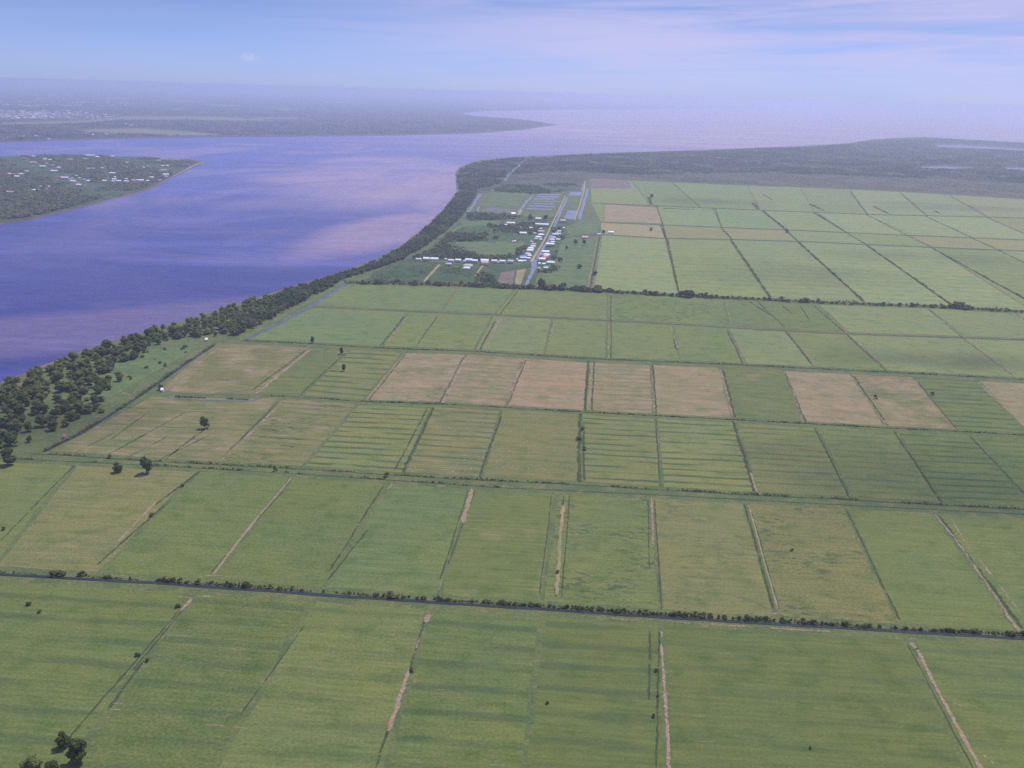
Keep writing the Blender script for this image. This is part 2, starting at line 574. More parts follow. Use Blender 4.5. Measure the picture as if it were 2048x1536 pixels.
SHORE = [(-900, 1150), (-420, 940), (-150, 830), (0, 768), (100, 728), (190, 694), (330, 652), (480, 608), (560, 582), (650, 554),
         (740, 525), (800, 494), (840, 464), (880, 428), (905, 398), (917, 380), (915, 362), (913, 345), (920, 335), (940, 326), (965, 320),
         (1030, 314), (1100, 311), (1200, 306), (1400, 300), (1600, 292), (1700, 286), (1745, 279), (1800, 275), (1850, 274),
         (1900, 277), (2048, 285), (2300, 290), (2900, 300)]
near_pts = pxpoly(SHORE) + [Vector((9000, 5200, 0)), Vector((9000, -800, 0)), Vector((-900, -800, 0))]
# the first point may lie behind the frame edge: keep the outline simple
sheet('ground', near_pts, 0.0, MAT['land'], 1.6, label='flat grassy farmland on the near side of the river', cat='ground')


def grow(pts, d):
    """outline moved outward by d metres"""
    a = sum(p[0] * q[1] - q[0] * p[1] for p, q in zip(pts, pts[1:] + pts[:1]))
    s = 1 if a > 0 else -1
    out = []
    n = len(pts)
    for i in range(n):
        t = (pts[(i + 1) % n] - pts[i - 1])
        t.z = 0
        t.normalize()
        out.append(pts[i] + Vector((t.y * s, -t.x * s, 0)) * d)
    return out


def fine_shore(pts, step, amp):
    """a shoreline made a little uneven"""
    out = []
    for p in resample(pts, step):
        out.append(p + Vector((random.uniform(-amp, amp), random.uniform(-amp, amp), 0)))
    return out


sheet('mudbank', fine_shore(grow(near_pts[:34], 4.0), 60, 2.5) + [Vector((9000, 5200, 0)), Vector((-400, -700, 0))], Z_MUD, MAT['mud'],
      0.9, label='strip of bare mud along the near river bank', cat='mud bank')

POINT = [(-500, 570), (-200, 495), (0, 446), (60, 437), (150, 416), (220, 397), (290, 379), (340, 354), (372, 337), (408, 324), (385, 321),
         (330, 320), (300, 315), (200, 312), (100, 311), (0, 313), (-200, 317), (-500, 322)]
pp = pxpoly(POINT)
sheet('ground', pp, 0.0, MAT['scrub'], 1.6, label='wooded village point of land on the left across the river', cat='ground')
sheet('mudbank', fine_shore(grow(pp, 10.0), 80, 3), Z_MUD, MAT['mud'], 0.9, label='red brown mud edge round the wooded point', cat='mud bank')

FARB = [(-700, 302), (-300, 291), (0, 284), (60, 282), (200, 277), (400, 274), (600, 272), (800, 270), (950, 266), (1040, 259), (1080, 253), (1108, 249),
        (1090, 246), (1060, 241), (1010, 236), (960, 233), (930, 229.5), (922, 226), (960, 222), (1100, 219), (1300, 218), (1480, 217),
        (1545, 216)]
fb = pxpoly(FARB)
fb_far = [P(1500, 211.5), P(1400, 207), Vector((16000, 50000, 0)), Vector((9000, FAR - 300, 0)), Vector((-FAR + 300, FAR - 300, 0)),
          Vector((-FAR + 300, 3500, 0))]
sheet('ground', fb + fb_far, 0.0, MAT['forest_floor'], 1.6, label='low wooded land on the far side of the river', cat='ground')
sheet('mudbank', grow(fb + fb_far[:1], 30.0)[:-1] + [P(1450, 214)] + fb_far[3:5], Z_MUD, MAT['mud'], 0.9,
      label='pale mud edge of the far river bank', cat='mud bank')

# ------------------------------------------------------------------ fields
C1 = line([(0, 1148), (330, 1166), (700, 1193), (1000, 1212), (1350, 1235), (1700, 1256), (2048, 1276)])
C2u = line([(0, 903), (137, 909), (307, 921), (444, 928), (650, 939), (821, 951), (1009, 961), (1163, 968), (1300, 977), (1519, 989),
            (1702, 998), (1848, 1007), (2048, 1017)])
C2l = line([(0, 916), (34, 918), (307, 931), (650, 951), (787, 961), (992, 975), (1300, 989), (1665, 1009), (1848, 1018), (2048, 1029)])
C3 = line([(314, 790), (444, 796), (530, 791), (600, 793), (720, 803), (890, 808), (1164, 824), (1300, 831), (1461, 839), (1610, 847),
           (1775, 856), (1921, 863), (2048, 870)])
C4 = line([(485, 681), (615, 687), (771, 697), (942, 702), (1181, 718), (1300, 722), (1483, 730), (1665, 739), (1921, 752), (2048, 759)])
C5 = line([(617, 613), (771, 620), (976, 629), (1181, 639), (1300, 645), (1483, 656), (1665, 666), (1921, 675), (2048, 679)])
C6 = line([(685, 566), (839, 569), (942, 572), (1113, 578), (1300, 589), (1483, 598), (1665, 607), (1848, 613), (2048, 624)])
C7 = line([(1200, 469), (1332, 477), (1465, 479), (1597, 483), (1846, 494), (2048, 502)])
C8 = line([(1200, 445), (1324, 450), (1573, 460), (1821, 471), (2048, 480)])
C9 = line([(1180, 406), (1320, 412), (1531, 421), (1738, 429), (2048, 436)])
C10 = line([(1175, 356), (1448, 369), (1655, 376), (1821, 384), (2048, 398)])

GR = {  # plot colours: green, light green, olive, tan ...
    'g': (0.113, 0.140, 0.044), 'g2': (0.127, 0.150, 0.050), 'o': (0.148, 0.148, 0.054), 'd': (0.086, 0.114, 0.042),
    'b': (0.115, 0.152, 0.056), 'y': (0.150, 0.162, 0.056), 't': (0.268, 0.194, 0.098), 'tg': (0.200, 0.172, 0.084),
    'p': (0.285, 0.198, 0.112), 'l': (0.138, 0.162, 0.062), 'bl': (0.110, 0.142, 0.050)}


def quad_field(cs, z, color, stripe=0.0, fleck=0.0, dry=0.0, period=16.0, label=None, group=None, n=10, gain=1.0):
    """a plot between four corner pixels (tl, tr, br, bl); its UVs are metres along and across the rows"""
    tl, tr, br, bl = [P(*c) for c in cs]
    wl = ((tr - tl).length + (br - bl).length) / 2
    hl = ((bl - tl).length + (br - tr).length) / 2
    V, F, UV = [], [], []
    for j in range(n + 1):
        for i in range(n + 1):
            u, v = i / n, j / n
            p = tl.lerp(tr, u).lerp(bl.lerp(br, u), v)
            if i in (0, n) or j in (0, n):
                p = p + Vector((random.uniform(-0.8, 0.8), random.uniform(-0.8, 0.8), 0))
            V.append((p.x, p.y, z))
            UV.append((u * wl, v * hl))
    for j in range(n):
        for i in range(n):
            a = j * (n + 1) + i
            F.append((a, a + n + 1, a + n + 2, a + 1))
    me = np_mesh('field', V, F)
    uv = me.uv_layers.new(name='UVMap')
    loops = np.empty(len(me.loops), dtype=np.int32)
    me.loops.foreach_get('vertex_index', loops)
    off = np.array([random.uniform(0, 400), random.uniform(0, 400)], dtype=np.float32)
    uv.data.foreach_set('uv', (np.asarray(UV, dtype=np.float32) + off)[loops].ravel())
    o = link('field', me, MAT['field'])
    v_ = gain * random.uniform(.94, 1.06)
    o.color = tuple(c * v_ for c in color) + (1,)
    o['stripe'], o['fleck'], o['dry'], o['period'] = float(stripe), float(fleck), float(dry), float(period)
    return tag(o, label, 'field', group, 'structure')


def row(top, bot, div, specs, z, gap=(4, 4), side=2.5, group=None, period=16.0, gain=1.0):
    """one row of plots between two lines; div = (x on the upper line, x on the lower line)"""
    for i in range(len(div) - 1):
        s = specs[i]
        if s is None:
            continue
        (a, b), (c, d) = div[i], div[i + 1]
        m = side
        cs = ((a + m, top(a) + gap[0]), (c - m, top(c) + gap[0]), (d - m, bot(d) - gap[1]), (b + m, bot(b) - gap[1]))
        col, st, fl, dr = s[:4]
        names = {'g': 'green pasture', 'g2': 'green pasture', 'o': 'olive pasture', 'd': 'dark green pasture', 'b': 'bright green pasture',
                 'y': 'yellow green striped', 't': 'dry tan', 'tg': 'tan green', 'p': 'bare pinkish tan', 'l': 'light green', 'bl': 'blue green'}
        quad_field(cs, z, GR[col], st, fl, dr, s[4] if len(s) > 4 else period,
                   f"{names[col]} plot in the row {group}", 'plots in the row ' + group, 10, gain)


ABOT = line([(0, 1680), (2048, 1830)])
row(C1, ABOT, [(-420, -1000), (-60, -430), (385, 35), (625, 330), (858, 715), (1085, 1020), (1322, 1350), (1822, 2055), (2330, 2700)],
    [('g', .5, .1, 0, 22), ('g', .55, .12, 0, 22), ('g', .45, .12, .22, 22), ('g2', .35, .1, .12, 22), ('g', .6, .12, .15, 22), ('g', .55, .1, .1, 22),
     ('g', .3, .1, .05, 22), ('g', .35, .15, .1, 22)], 0.06, (16, 0), 7, 'nearest the camera')
row(C2l, C1, [(-150, -420), (150, -10), (395, 200), (583, 425), (778, 650), (945, 878), (1112, 1085), (1302, 1322), (1490, 1550), (1692, 1798),
              (1872, 2032), (2060, 2290), (2300, 2560)],
    [('g2', .1, .05, .1), ('o', .15, .15, .25), ('g', .1, .1, .1), ('g', .05, .1, .12), ('bl', .2, .03, 0), ('g', .1, .05, .25), ('g2', .1, .9, .1),
     ('o', .05, .5, .12), ('o', .05, .9, .12), ('g', .05, .1, .1), ('g', .1, .2, .2), ('g', .1, .1, .1)], 0.06, (8, 14), 5,
    'between the tree lined canal and the double dam', 14, 1.08)
row(C3, C2u, [(300, 98), (562, 440), (716, 608), (866, 808), (1003, 962), (1160, 1166), (1312, 1324), (1470, 1512), (1632, 1700), (1792, 1882),
              (1945, 2060), (2100, 2240), (2300, 2480)],
    [('o', .35, .2, .5), ('o', .4, .8, .42), ('y', .95, .1, .1), ('o', .75, .1, .3), ('o', .2, .1, .12), ('y', .95, .1, .08), ('y', .95, .1, .05),
     ('y', .6, .05, 0), ('g2', .4, .1, 0), ('g', .9, .3, 0), ('g', .5, .1, 0), ('g', .7, .1, 0)], 0.06, (5, 5), 4,
    'above the double dam', 14, 1.05)
row(C4, C3, [(425, 312), (622, 512), (700, 605), (806, 728), (932, 885), (1046, 1012), (1178, 1170), (1302, 1308), (1440, 1465), (1568, 1606),
             (1702, 1770), (1826, 1912), (1955, 2058), (2090, 2230), (2300, 2500)],
    [('o', .15, .3, .55), ('g2', .3, .2, .25), ('y', .95, .05, 0, 20), ('tg', .12, .5, .75), ('tg', .35, .3, .6), ('t', .15, .2, .75), ('tg', .35, .2, .6),
     ('tg', .1, .1, .6), ('g2', .25, .1, .3), ('tg', .1, .2, .8), ('o', .2, .5, .7), ('g', .95, .3, .1), ('tg', .1, .1, .6), ('g', .3, .1, .1)],
    0.06, (8, 4), 3, 'of brown and green plots')
row(C5, C4, [(622, 500), (818, 765), (985, 950), (1105, 1088), (1215, 1213), (1346, 1360), (1456, 1492), (1575, 1626), (1696, 1776), (1928, 2030),
             (2120, 2260), (2320, 2520)],
    [('b', .1, .05, .03), ('g', .05, .4, .15), ('l', .05, .1, .1), ('g2', .05, .15, .15), ('g2', .05, .1, .08), ('g', .05, .1, .03), ('l', .05, .1, .05),
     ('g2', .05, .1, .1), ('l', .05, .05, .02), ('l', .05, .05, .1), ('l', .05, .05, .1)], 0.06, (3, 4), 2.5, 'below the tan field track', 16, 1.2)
row(C6, C5, [(690, 622), (916, 884), (1030, 990), (1215, 1214), (1446, 1460), (1636, 1697), (1858, 1928), (2030, 2110), (2250, 2350)],
    [('bl', .05, .1, .02), ('bl', .05, .05, .05), ('g2', .05, .4, .05), ('g', .1, 1.0, .05), ('g', .3, .5, .05), ('l', .05, .1, .05), ('l', .05, .05, .1),
     ('l', .05, .05, .1)], 0.06, (4, 3), 2.0, 'below the hedgerow of trees', 16, 1.2)
row(C7, C6, [(1203, 1187), (1331, 1357), (1462, 1541), (1597, 1731), (1733, 1906), (1866, 2062), (2002, 2240), (2150, 2420)],
    [('l', .15, .05, .03), ('g2', .2, .05, .1), ('l', .25, .05, .03), ('l', .2, .05, .03), ('l', .25, .05, .02), ('g2', .2, .05, .02), ('l', .2, .05, .03)],
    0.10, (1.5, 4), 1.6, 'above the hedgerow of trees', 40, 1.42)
row(C8, C7, [(1200, 1203), (1325, 1331), (1441, 1463), (1574, 1597), (1692, 1733), (1822, 1866), (1943, 2002), (2070, 2150)],
    [('tg', .1, .05, .3), ('o', .1, .05, .3), ('o', .1, .05, .4), ('l', .1, .05, .1), ('g2', .1, .05, .15), ('o', .1, .05, .25), ('o', .1, .05, .3)],
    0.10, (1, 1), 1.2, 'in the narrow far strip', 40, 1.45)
row(C9, C8, [(1182, 1200), (1210, 1208), (1316, 1326), (1426, 1443), (1526, 1575), (1626, 1693), (1732, 1824), (1852, 1946), (1975, 2075), (2110, 2220), (2260, 2390)],
    [('g', .1, .05, .05), None, ('b', .1, .05, 0), ('b', .1, .05, 0), ('g2', .1, .05, .05), ('l', .1, .05, .12), ('l', .1, .05, .05), ('l', .1, .05, .2), ('o', .1, .05, .2), ('l', .1, .05, .1), ('g2', .1, .05, .1)],
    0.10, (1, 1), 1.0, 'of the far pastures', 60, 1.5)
row(C10, C9, [(1180, 1182), (1262, 1300), (1345, 1400), (1495, 1520), (1600, 1628), (1700, 1735), (1800, 1855), (1900, 1978), (2048, 2110), (2190, 2260)],
    [('g2', .1, .05, .2), ('g', .1, .05, .05), ('g', .1, .05, .05), ('g2', .1, .05, .05), ('g2', .1, .05, .15), ('l', .1, .05, .35), ('l', .1, .05, .25), ('o', .1, .05, .3), ('l', .1, .05, .2)],
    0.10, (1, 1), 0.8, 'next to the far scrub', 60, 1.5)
sheet('field', pxpoly([(1210, 409), (1318, 415), (1325, 447), (1208, 443)]), 0.10, MAT['tan'], label='single dry tan plot among far green pastures', cat='field')
sheet('field', pxpoly([(1181, 358), (1258, 361), (1262, 377), (1180, 376)]), 0.30, MAT['bare'], label='brown bare plot beside the far scrub', cat='field')

# ------------------------------------------------------------------ canals, ditches, tracks
TR, CA = 'worn earth tracks between plots', 'drainage canals'


def along(f, x0, x1, dy=0.0, n=12):
    return [(x0 + (x1 - x0) * i / n, f(x0 + (x1 - x0) * i / n) + dy) for i in range(n + 1)]


ribbon('canal', along(C1, -500, 2500, 1.0, 30), 3.5, 0.14, MAT['canal'], 0.22, 10, 'long straight canal lined with bushes', CA, 'canal')
ribbon('track', along(C1, -500, 2500, 15.0, 30), 3.6, 0.12, MAT['track'], 0.3, 6, 'worn strip along the near side of the bushy canal', TR, 'track', worn=0.30)
ribbon('track', along(C1, 1150, 1720, 10.0, 14), 4.0, 0.13, MAT['track'], 0.3, 6, 'paler worn strip below the canal bushes', TR, 'track', worn=0.50)
for f, dy, a, b, wd, lab in ((C2u, 2, 60, 2500, 3.0, 'dark ditch along the upper side of the double dam'),
                             (C2l, 0, -300, 2500, 2.6, 'dark ditch along the lower side of the double dam'),
                             (C3, 0, 520, 2500, 3.2, 'dark ditch below the brown plots'),
                             (C4, 0, 485, 2500, 5.0, 'dark ditch above the brown plots'),
                             (C7, 0, 1215, 2400, 5, 'thin ditch across the far pastures'), (C8, 0, 1200, 2400, 7, 'farther thin ditch across the pastures'),
                             (C9, 0, 1200, 2400, 7, 'farthest thin ditch across the pastures')):
    ribbon('ditch', along(f, a, b, dy, 30), wd, 0.13, MAT['ditch'], 0.3, 6, lab, 'field ditches', 'ditch', worn=0.7)
ribbon('track', along(C5, 617, 2500, -1.5, 30), 3.0, 0.13, MAT['track'], 0.2, 6, 'tan double field track, upper wheel line', TR, 'track', worn=0.62)
ribbon('track', along(C5, 617, 2500, 3.0, 30), 2.6, 0.13, MAT['track'], 0.2, 6, 'tan double field track, lower wheel line', TR, 'track', worn=0.52)
ribbon('ditch', along(C5, 625, 2500, 0.8, 30), 2.4, 0.15, MAT['ditch'], 0.3, 6, 'thin ditch along the tan field track', 'field ditches', 'ditch', worn=0.8)
ribbon('track', along(C2l, -100, 1500, 6.0, 20), 2.5, 0.12, MAT['track'], 0.4, 6, 'faint worn path below the double dam', TR, 'track', worn=0.22)


def seg(a, b, n=4, curve=0.0):
    return [(a[0] + (b[0] - a[0]) * i / n + curve * math.sin(math.pi * i / n), a[1] + (b[1] - a[1]) * i / n) for i in range(n + 1)]


T = [  # (from, to, width m, worn, wander)
    ((385, 1196), (360, 1222), 3.0, .75, .3), ((362, 1220), (120, 1520), 1.8, .32, .4), ((858, 1228), (850, 1245), 4.0, .85, .2),
    ((850, 1245), (822, 1330), 2.0, .45, .3), ((818, 1338), (776, 1462), 2.8, .85, .3), ((835, 1340), (815, 1400), 3.0, .40, .3),
    ((1322, 1262), (1324, 1275), 1.8, .7, .2), ((1324, 1288), (1330, 1380), 1.9, .82, .25), ((1330, 1380), (1340, 1560), 2.8, .72, .5),
    ((1820, 1285), (1835, 1300), 3.0, .85, .2), ((1832, 1296), (1880, 1392), 2.4, .9, .3), ((1880, 1392), (1968, 1550), 2.8, .82, .5),
    ((583, 955), (520, 1030), 1.5, .85, .3), ((520, 1030), (425, 1150), 2.1, .9, .3), ((410, 1152), (440, 1152), 2.2, .75, .1),
    ((312, 1005), (235, 1085), 3.0, .68, .3), ((235, 1085), (190, 1130), 3.6, .32, .3), ((785, 963), (740, 1030), 2.2, .45, .4),
    ((740, 985), (680, 1090), 4.0, .28, .3), ((944, 978), (926, 1046), 4.6, .82, .2), ((926, 1046), (905, 1090), 3.0, .32, .2),
    ((885, 1160), (878, 1182), 1.2, .5, .1), ((880, 1184), (1110, 1198), 1.5, .4, .2), ((1302, 994), (1306, 1092), 3.0, .6, .3),
    ((1306, 1092), (1322, 1220), 3.2, .22, .3), ((1535, 1226), (1555, 1229), 5, .6, .2), ((1868, 1028), (1908, 1075), 2.6, .68, .3),
    ((1908, 1075), (2040, 1264), 3.2, .62, .4), ((1895, 1030), (1940, 1100), 2.0, .6, .3), ((1955, 1115), (2060, 1250), 2.6, .52, .4),
    ((1790, 1024), (1866, 1028), 2, .62, .2), ((1685, 1030), (1740, 1110), 3, .3, .3),
    ((564, 805), (440, 925), 5.0, .55, .3), ((430, 845), (345, 920), 5.0, .42, .3), ((716, 806), (610, 932), 4.0, .35, .3),
    ((1000, 870), (975, 905), 4.0, .4, .4), ((975, 905), (955, 960), 3, .3, .4), ((1500, 945), (1513, 985), 3, .65, .3), ((1490, 870), (1500, 940), 3, .25, .3),
    ((1314, 845), (1322, 970), 2.5, .35, .2), ((1640, 870), (1702, 998), 1.8, .38, .2), ((622, 698), (512, 788), 6.0, .65, .4),
    ((445, 692), (330, 778), 7.0, .50, .6), ((805, 708), (730, 800), 4.0, .42, .3), ((933, 715), (885, 806), 7.5, .62, .6), ((1046, 718), (1010, 810), 7.0, .55, .6),
    ((640, 704), (705, 706), 5, .5, .3), ((1302, 732), (1308, 826), 5.0, .45, .5), ((1440, 740), (1466, 833), 4.5, .55, .4), ((1575, 750), (1606, 845), 4, .5, .4),
    ((1702, 752), (1770, 850), 3.5, .5, .4), ((1830, 762), (1912, 862), 3.5, .52, .3), ((1955, 765), (2060, 862), 4.0, .55, .4),
    ((815, 634), (770, 690), 5.0, .5, .3), ((998, 640), (970, 700), 4.5, .6, .3), ((985, 645), (952, 700), 4.0, .4, .3), ((1108, 648), (1098, 680), 5.0, .55, .3),
    ((1212, 592), (1211, 640), 3.0, .45, .2), ((1226, 592), (1226, 640), 3.0, .45, .2), ((1206, 650), (1205, 716), 3, .3, .2), ((1217, 650), (1217, 716), 3.5, .5, .2),
    ((1228, 650), (1230, 716), 4.0, .35, .2), ((1342, 655), (1357, 702), 5.0, .52, .3), ((1452, 602), (1462, 652), 4.5, .5, .3), ((1462, 660), (1490, 728), 4.5, .5, .3),
    ((1480, 690), (1508, 728), 4, .4, .3), ((1605, 700), (1628, 726), 5, .42, .3), ((1640, 612), (1697, 665), 10, .38, .6), ((1700, 670), (1778, 742), 5.5, .58, .3),
    ((1858, 618), (1932, 675), 6.0, .45, .3), ((1932, 676), (2035, 757), 5.5, .58, .3), ((1905, 676), (2010, 757), 4.5, .42, .3), ((2025, 628), (2110, 690), 5, .5, .3),
    ((915, 577), (886, 622), 4.5, .45, .2), ((1030, 582), (992, 628), 4, .3, .2), ((1505, 605), (1550, 632), 5, .4, .3),
    ((1330, 480), (1357, 583), 4.0, .32, .3), ((1690, 570), (1730, 606), 6, .45, .3), ((1498, 362), (1522, 386), 11, .70, .3), ((1258, 361), (1264, 378), 11, .55, .2),
    ((1600, 378), (1626, 393), 9, .4, .3), ((1196, 470), (1176, 576), 4.0, .62, .2), ((1203, 470), (1186, 577), 4.0, .55, .2), ((1128, 473), (1196, 476), 5, .6, .2),
    ((1226, 468), (1320, 472), 5, .45, .2),
    ((225, 1407), (255, 1409), 1.6, .5, .1), ((218, 1418), (262, 1421), 1.8, .55, .1), ((210, 1436), (255, 1437), 2.0, .5, .1), ((262, 1431), (330, 1440), 1.0, .45, .1),
    ((410, 1449), (488, 1457), 1.4, .6, .1), ((445, 1435), (482, 1420), 1.6, .55, .2), ((420, 1432), (460, 1437), 1.0, .45, .1),
    ((842, 1391), (930, 1397), 1.6, .5, .2), ((870, 1379), (905, 1382), 1.6, .45, .2), ((870, 1410), (912, 1414), 1.4, .45, .2), ((1053, 1460), (1066, 1470), 3, .5, .2),
    ((1350, 1383), (1430, 1387), 1.0, .42, .1), ((1370, 1430), (1410, 1434), 1.2, .4, .1), ((1365, 1484), (1430, 1484), 1.2, .45, .1), ((1905, 1405), (1925, 1412), 3, .5, .2),
    ((1960, 1505), (1985, 1530), 3.5, .5, .4), ((960, 1148), (1030, 1153), 1.4, .5, .1), ((975, 1160), (1030, 1162), 1.2, .45, .1), ((1100, 1195), (1115, 1200), 3, .5, .1),
    ((395, 1192), (430, 1195), 2.2, .6, .1), ((355, 1193), (385, 1196), 2, .6, .1), ((840, 1225), (875, 1228), 1.6, .6, .1), ((600, 1225), (480, 1430), 3, .12, .5),
    ((1085, 1270), (1055, 1480), 2.4, .12, .4),
]
for a, b, wd, worn, wan in T:
    ribbon('track', seg(a, b, 5), wd * 1.08, 0.17, MAT['track'], 0.3, 4.0, 'worn tan earth path along the edge of a plot', TR, 'track', wan, worn=worn)

D = [  # dark ditches between plots
    ((388, 1192), (265, 1340), 1.6), ((355, 1225), (110, 1510), 1.8), ((290, 1320), (215, 1420), 2.5), ((855, 1232), (750, 1536), 2.4), ((610, 1250), (480, 1430), 1.6), ((1318, 1260), (1312, 1536), 1.8),
    ((1300, 1262), (1298, 1400), 2.2), ((1815, 1290), (1945, 1536), 1.4), ((400, 942), (310, 1010), 3.4), ((330, 1010), (195, 1130), 2.8), ((568, 980), (420, 1148), 1.4), ((770, 968), (660, 1140), 2.2),
    ((735, 1060), (655, 1160), 2.4), ((936, 980), (880, 1160), 1.6), ((950, 980), (895, 1130), 1.4), ((1104, 990), (1078, 1190), 1.5), ((1128, 990), (1110, 1195), 2.4), ((1140, 990), (1122, 1195), 1.5),
    ((1310, 1000), (1322, 1220), 1.6), ((1296, 1000), (1300, 1140), 1.4), ((1488, 1006), (1545, 1215), 2.6), ((1498, 1006), (1558, 1220), 1.6), ((1692, 1018), (1800, 1240), 2.2), ((1878, 1032), (2045, 1258), 4.5),
    ((150, 930), (0, 1082), 1.8), ((868, 815), (805, 945), 4.5), ((855, 815), (790, 940), 2.5), ((1003, 832), (958, 956), 3.0), ((1160, 826), (1158, 965), 5.0), ((1168, 850), (1168, 960), 3.0),
    ((1312, 838), (1320, 975), 2.0), ((1465, 842), (1512, 986), 5.0), ((1630, 856), (1700, 998), 2.6), ((1788, 862), (1882, 1005), 3.5), ((1940, 872), (2065, 1005), 3.0), ((555, 806), (480, 880), 2.4),
    ((420, 850), (330, 918), 3.0), ((612, 700), (505, 780), 3.0), ((690, 706), (600, 790), 2.4), ((812, 706), (738, 800), 2.4), ((925, 716), (880, 806), 2.0), ((1052, 720), (1015, 812), 2.5),
    ((1176, 722), (1170, 822), 4.5), ((1188, 722), (1184, 822), 3.0), ((1306, 730), (1312, 828), 3.5), ((1446, 740), (1470, 835), 4.0), ((1572, 748), (1612, 845), 3.5), ((1708, 752), (1776, 852), 3.0),
    ((1836, 764), (1915, 862), 2.6), ((808, 634), (760, 692), 3.5), ((875, 632), (832, 694), 3.0), ((990, 642), (960, 700), 3.5), ((1455, 662), (1486, 728), 3.5), ((1570, 662), (1622, 726), 4.0), ((1692, 668), (1772, 742), 3.5),
    ((1345, 660), (1352, 700), 3.0), ((1222, 592), (1222, 716), 2.5), ((1500, 604), (1540, 630), 5.0), ((1515, 603), (1570, 655), 4.0), ((1560, 608), (1585, 628), 4.0), ((1600, 612), (1620, 640), 4.0), ((1628, 612), (1690, 665), 4.0),
    ((1036, 582), (1000, 628), 3.0), ((1855, 618), (1925, 675), 3.0),
    ((1200, 470), (1180, 577), 3.5), ((1326, 450), (1358, 585), 4.5), ((1313, 412), (1326, 450), 6), ((1443, 455), (1465, 480), 7), ((1430, 416), (1443, 455), 6), ((1526, 420), (1597, 484), 7), ((1626, 424), (1733, 490), 7),
    ((1732, 429), (1866, 497), 7), ((1852, 433), (2002, 503), 7), ((1975, 436), (2150, 510), 7), ((1525, 388), (1545, 400), 9), ((1700, 383), (1735, 429), 7), ((1800, 386), (1855, 433), 7), ((1900, 392), (1978, 436), 7),
    ((1597, 484), (1731, 607), 4.5), ((1733, 490), (1906, 613), 4.5), ((1866, 497), (2062, 605), 4.5), ((1345, 366), (1400, 414), 6), ((2002, 503), (2060, 530), 5),
    ((250, 815), (430, 825), 2.0), ((300, 822), (220, 880), 2.2), ((370, 825), (250, 890), 2.2), ((230, 865), (150, 905), 1.8), ((290, 870), (210, 912), 2.0), ((340, 870), (255, 915), 2.0), ((420, 870), (320, 918), 2.4),
    ((520, 857), (560, 862), 4), ((515, 873), (610, 880), 4), ((500, 885), (545, 890), 4), ((560, 890), (590, 894), 4),
]
for a, b, wd in D:
    ribbon('ditch', seg(a, b, 5), wd * 1.1, 0.15, MAT['ditch'], 0.3, 4.0, 'dark overgrown ditch between neighbouring plots', 'field ditches', 'ditch', 0.25, worn=0.62)

ribbon('canal', [(335, 797), (444, 802), (506, 802), (523, 795)], 2.4, 0.2, MAT['greycanal'], 0.1, 5, 'short pale canal bending beside the lower left plot', CA, 'canal')
ribbon('canal', [(692, 568), (640, 602), (617, 616), (560, 648), (488, 681)], [7, 5.5, 5, 4.5, 4], 0.2, MAT['greycanal'], 0.06, 6, 'grey canal along the embankment by the river wood', CA, 'canal')
ribbon('canal', [(430, 690), (375, 725), (312, 770), (250, 812), (160, 868), (86, 904)], 3.4, 0.2, MAT['canal'], 0.1, 6, 'dark ditch beside the lower left meadow', CA, 'canal')
ribbon('track', [(480, 680), (560, 636), (640, 592), (690, 560), (740, 540)], 7, 0.12, MAT['meadow'], 0.2, 8, 'green grassy embankment along the river wood', TR, 'embankment')
ribbon('track', [(415, 688), (350, 728), (290, 770), (200, 830), (80, 900)], 2.2, 0.12, MAT['track'], 0.3, 6, 'worn path along the lower left meadow', TR, 'track', worn=0.42)
ribbon('track', [(350, 678), (420, 680), (482, 680)], 3, 0.14, MAT['track'], 0.3, 6, 'short path at the corner of the lower left meadow', TR, 'track', worn=0.45)
ribbon('track', along(line([(1115, 1190), (1120, 1191)]), 1115, 1121, 0, 2), 1, 0.1, MAT['track'], worn=.3, label='tiny worn spot by a plot corner', cat='track')
ribbon('track', seg((1127, 1010), (1112, 1190), 6), 2.4, 0.17, MAT['tan'], 0.5, 4, 'yellow grass strip between two plots', TR, 'track', 0.3)
ribbon('track', seg((1497, 1010), (1556, 1218), 6), 1.2, 0.17, MAT['tan'], 0.5, 4, 'pale grass line between two spotted plots', TR, 'track', 0.2)

# village: road, canals, ponds, gardens
sheet('ground', pxpoly([(735, 564), (745, 545), (800, 522), (860, 495), (900, 462), (930, 434), (1000, 428), (1112, 432), (1150, 442), (1200, 446), (1198, 470), (1130, 476), (1112, 520), (1080, 545), (1064, 577), (940, 571), (839, 568)]), 0.05, MAT['scrub'],
      label='rough green ground under the riverside village', cat='ground')
ribbon('road', [(1170, 362), (1168, 382), (1160, 409), (1149, 440)], 4, 0.26, MAT['road'], 0.12, 6, 'pale earth road along the straight far canal', 'village roads', 'road', worn=.8)
ribbon('road', [(1131, 392), (1120, 415), (1110, 436), (1106, 444), (1100, 457), (1093, 472), (1085, 487), (1075, 503), (1066, 518), (1062, 524)],
       [3.5, 3.5, 3.5, 4, 4.2, 4.5, 4.5, 5, 6, 7], 0.26, MAT['road'], 0.12, 6, 'yellow earth road running through the village', 'village roads', 'road', worn=.85)
ribbon('road', [(835, 521), (900, 524), (980, 527), (1062, 526)], 5, 0.24, MAT['road'], 0.2, 6, 'earth lane along the cross row of houses', 'village roads', 'road', worn=.45)
ribbon('road', [(879, 529), (848, 563)], 6, 0.26, MAT['road'], 0.15, 6, 'straight pale track from the cross lane to the hedgerow', 'village roads', 'road', worn=.55)
ribbon('road', [(966, 530), (950, 552)], 5, 0.26, MAT['road'], 0.3, 6, 'short worn track below the cross lane', 'village roads', 'road', worn=.5)
ribbon('road', [(855, 567), (930, 570)], 4, 0.26, MAT['road'], 0.2, 6, 'pale path beside the hedgerow', 'village roads', 'road', worn=.6)
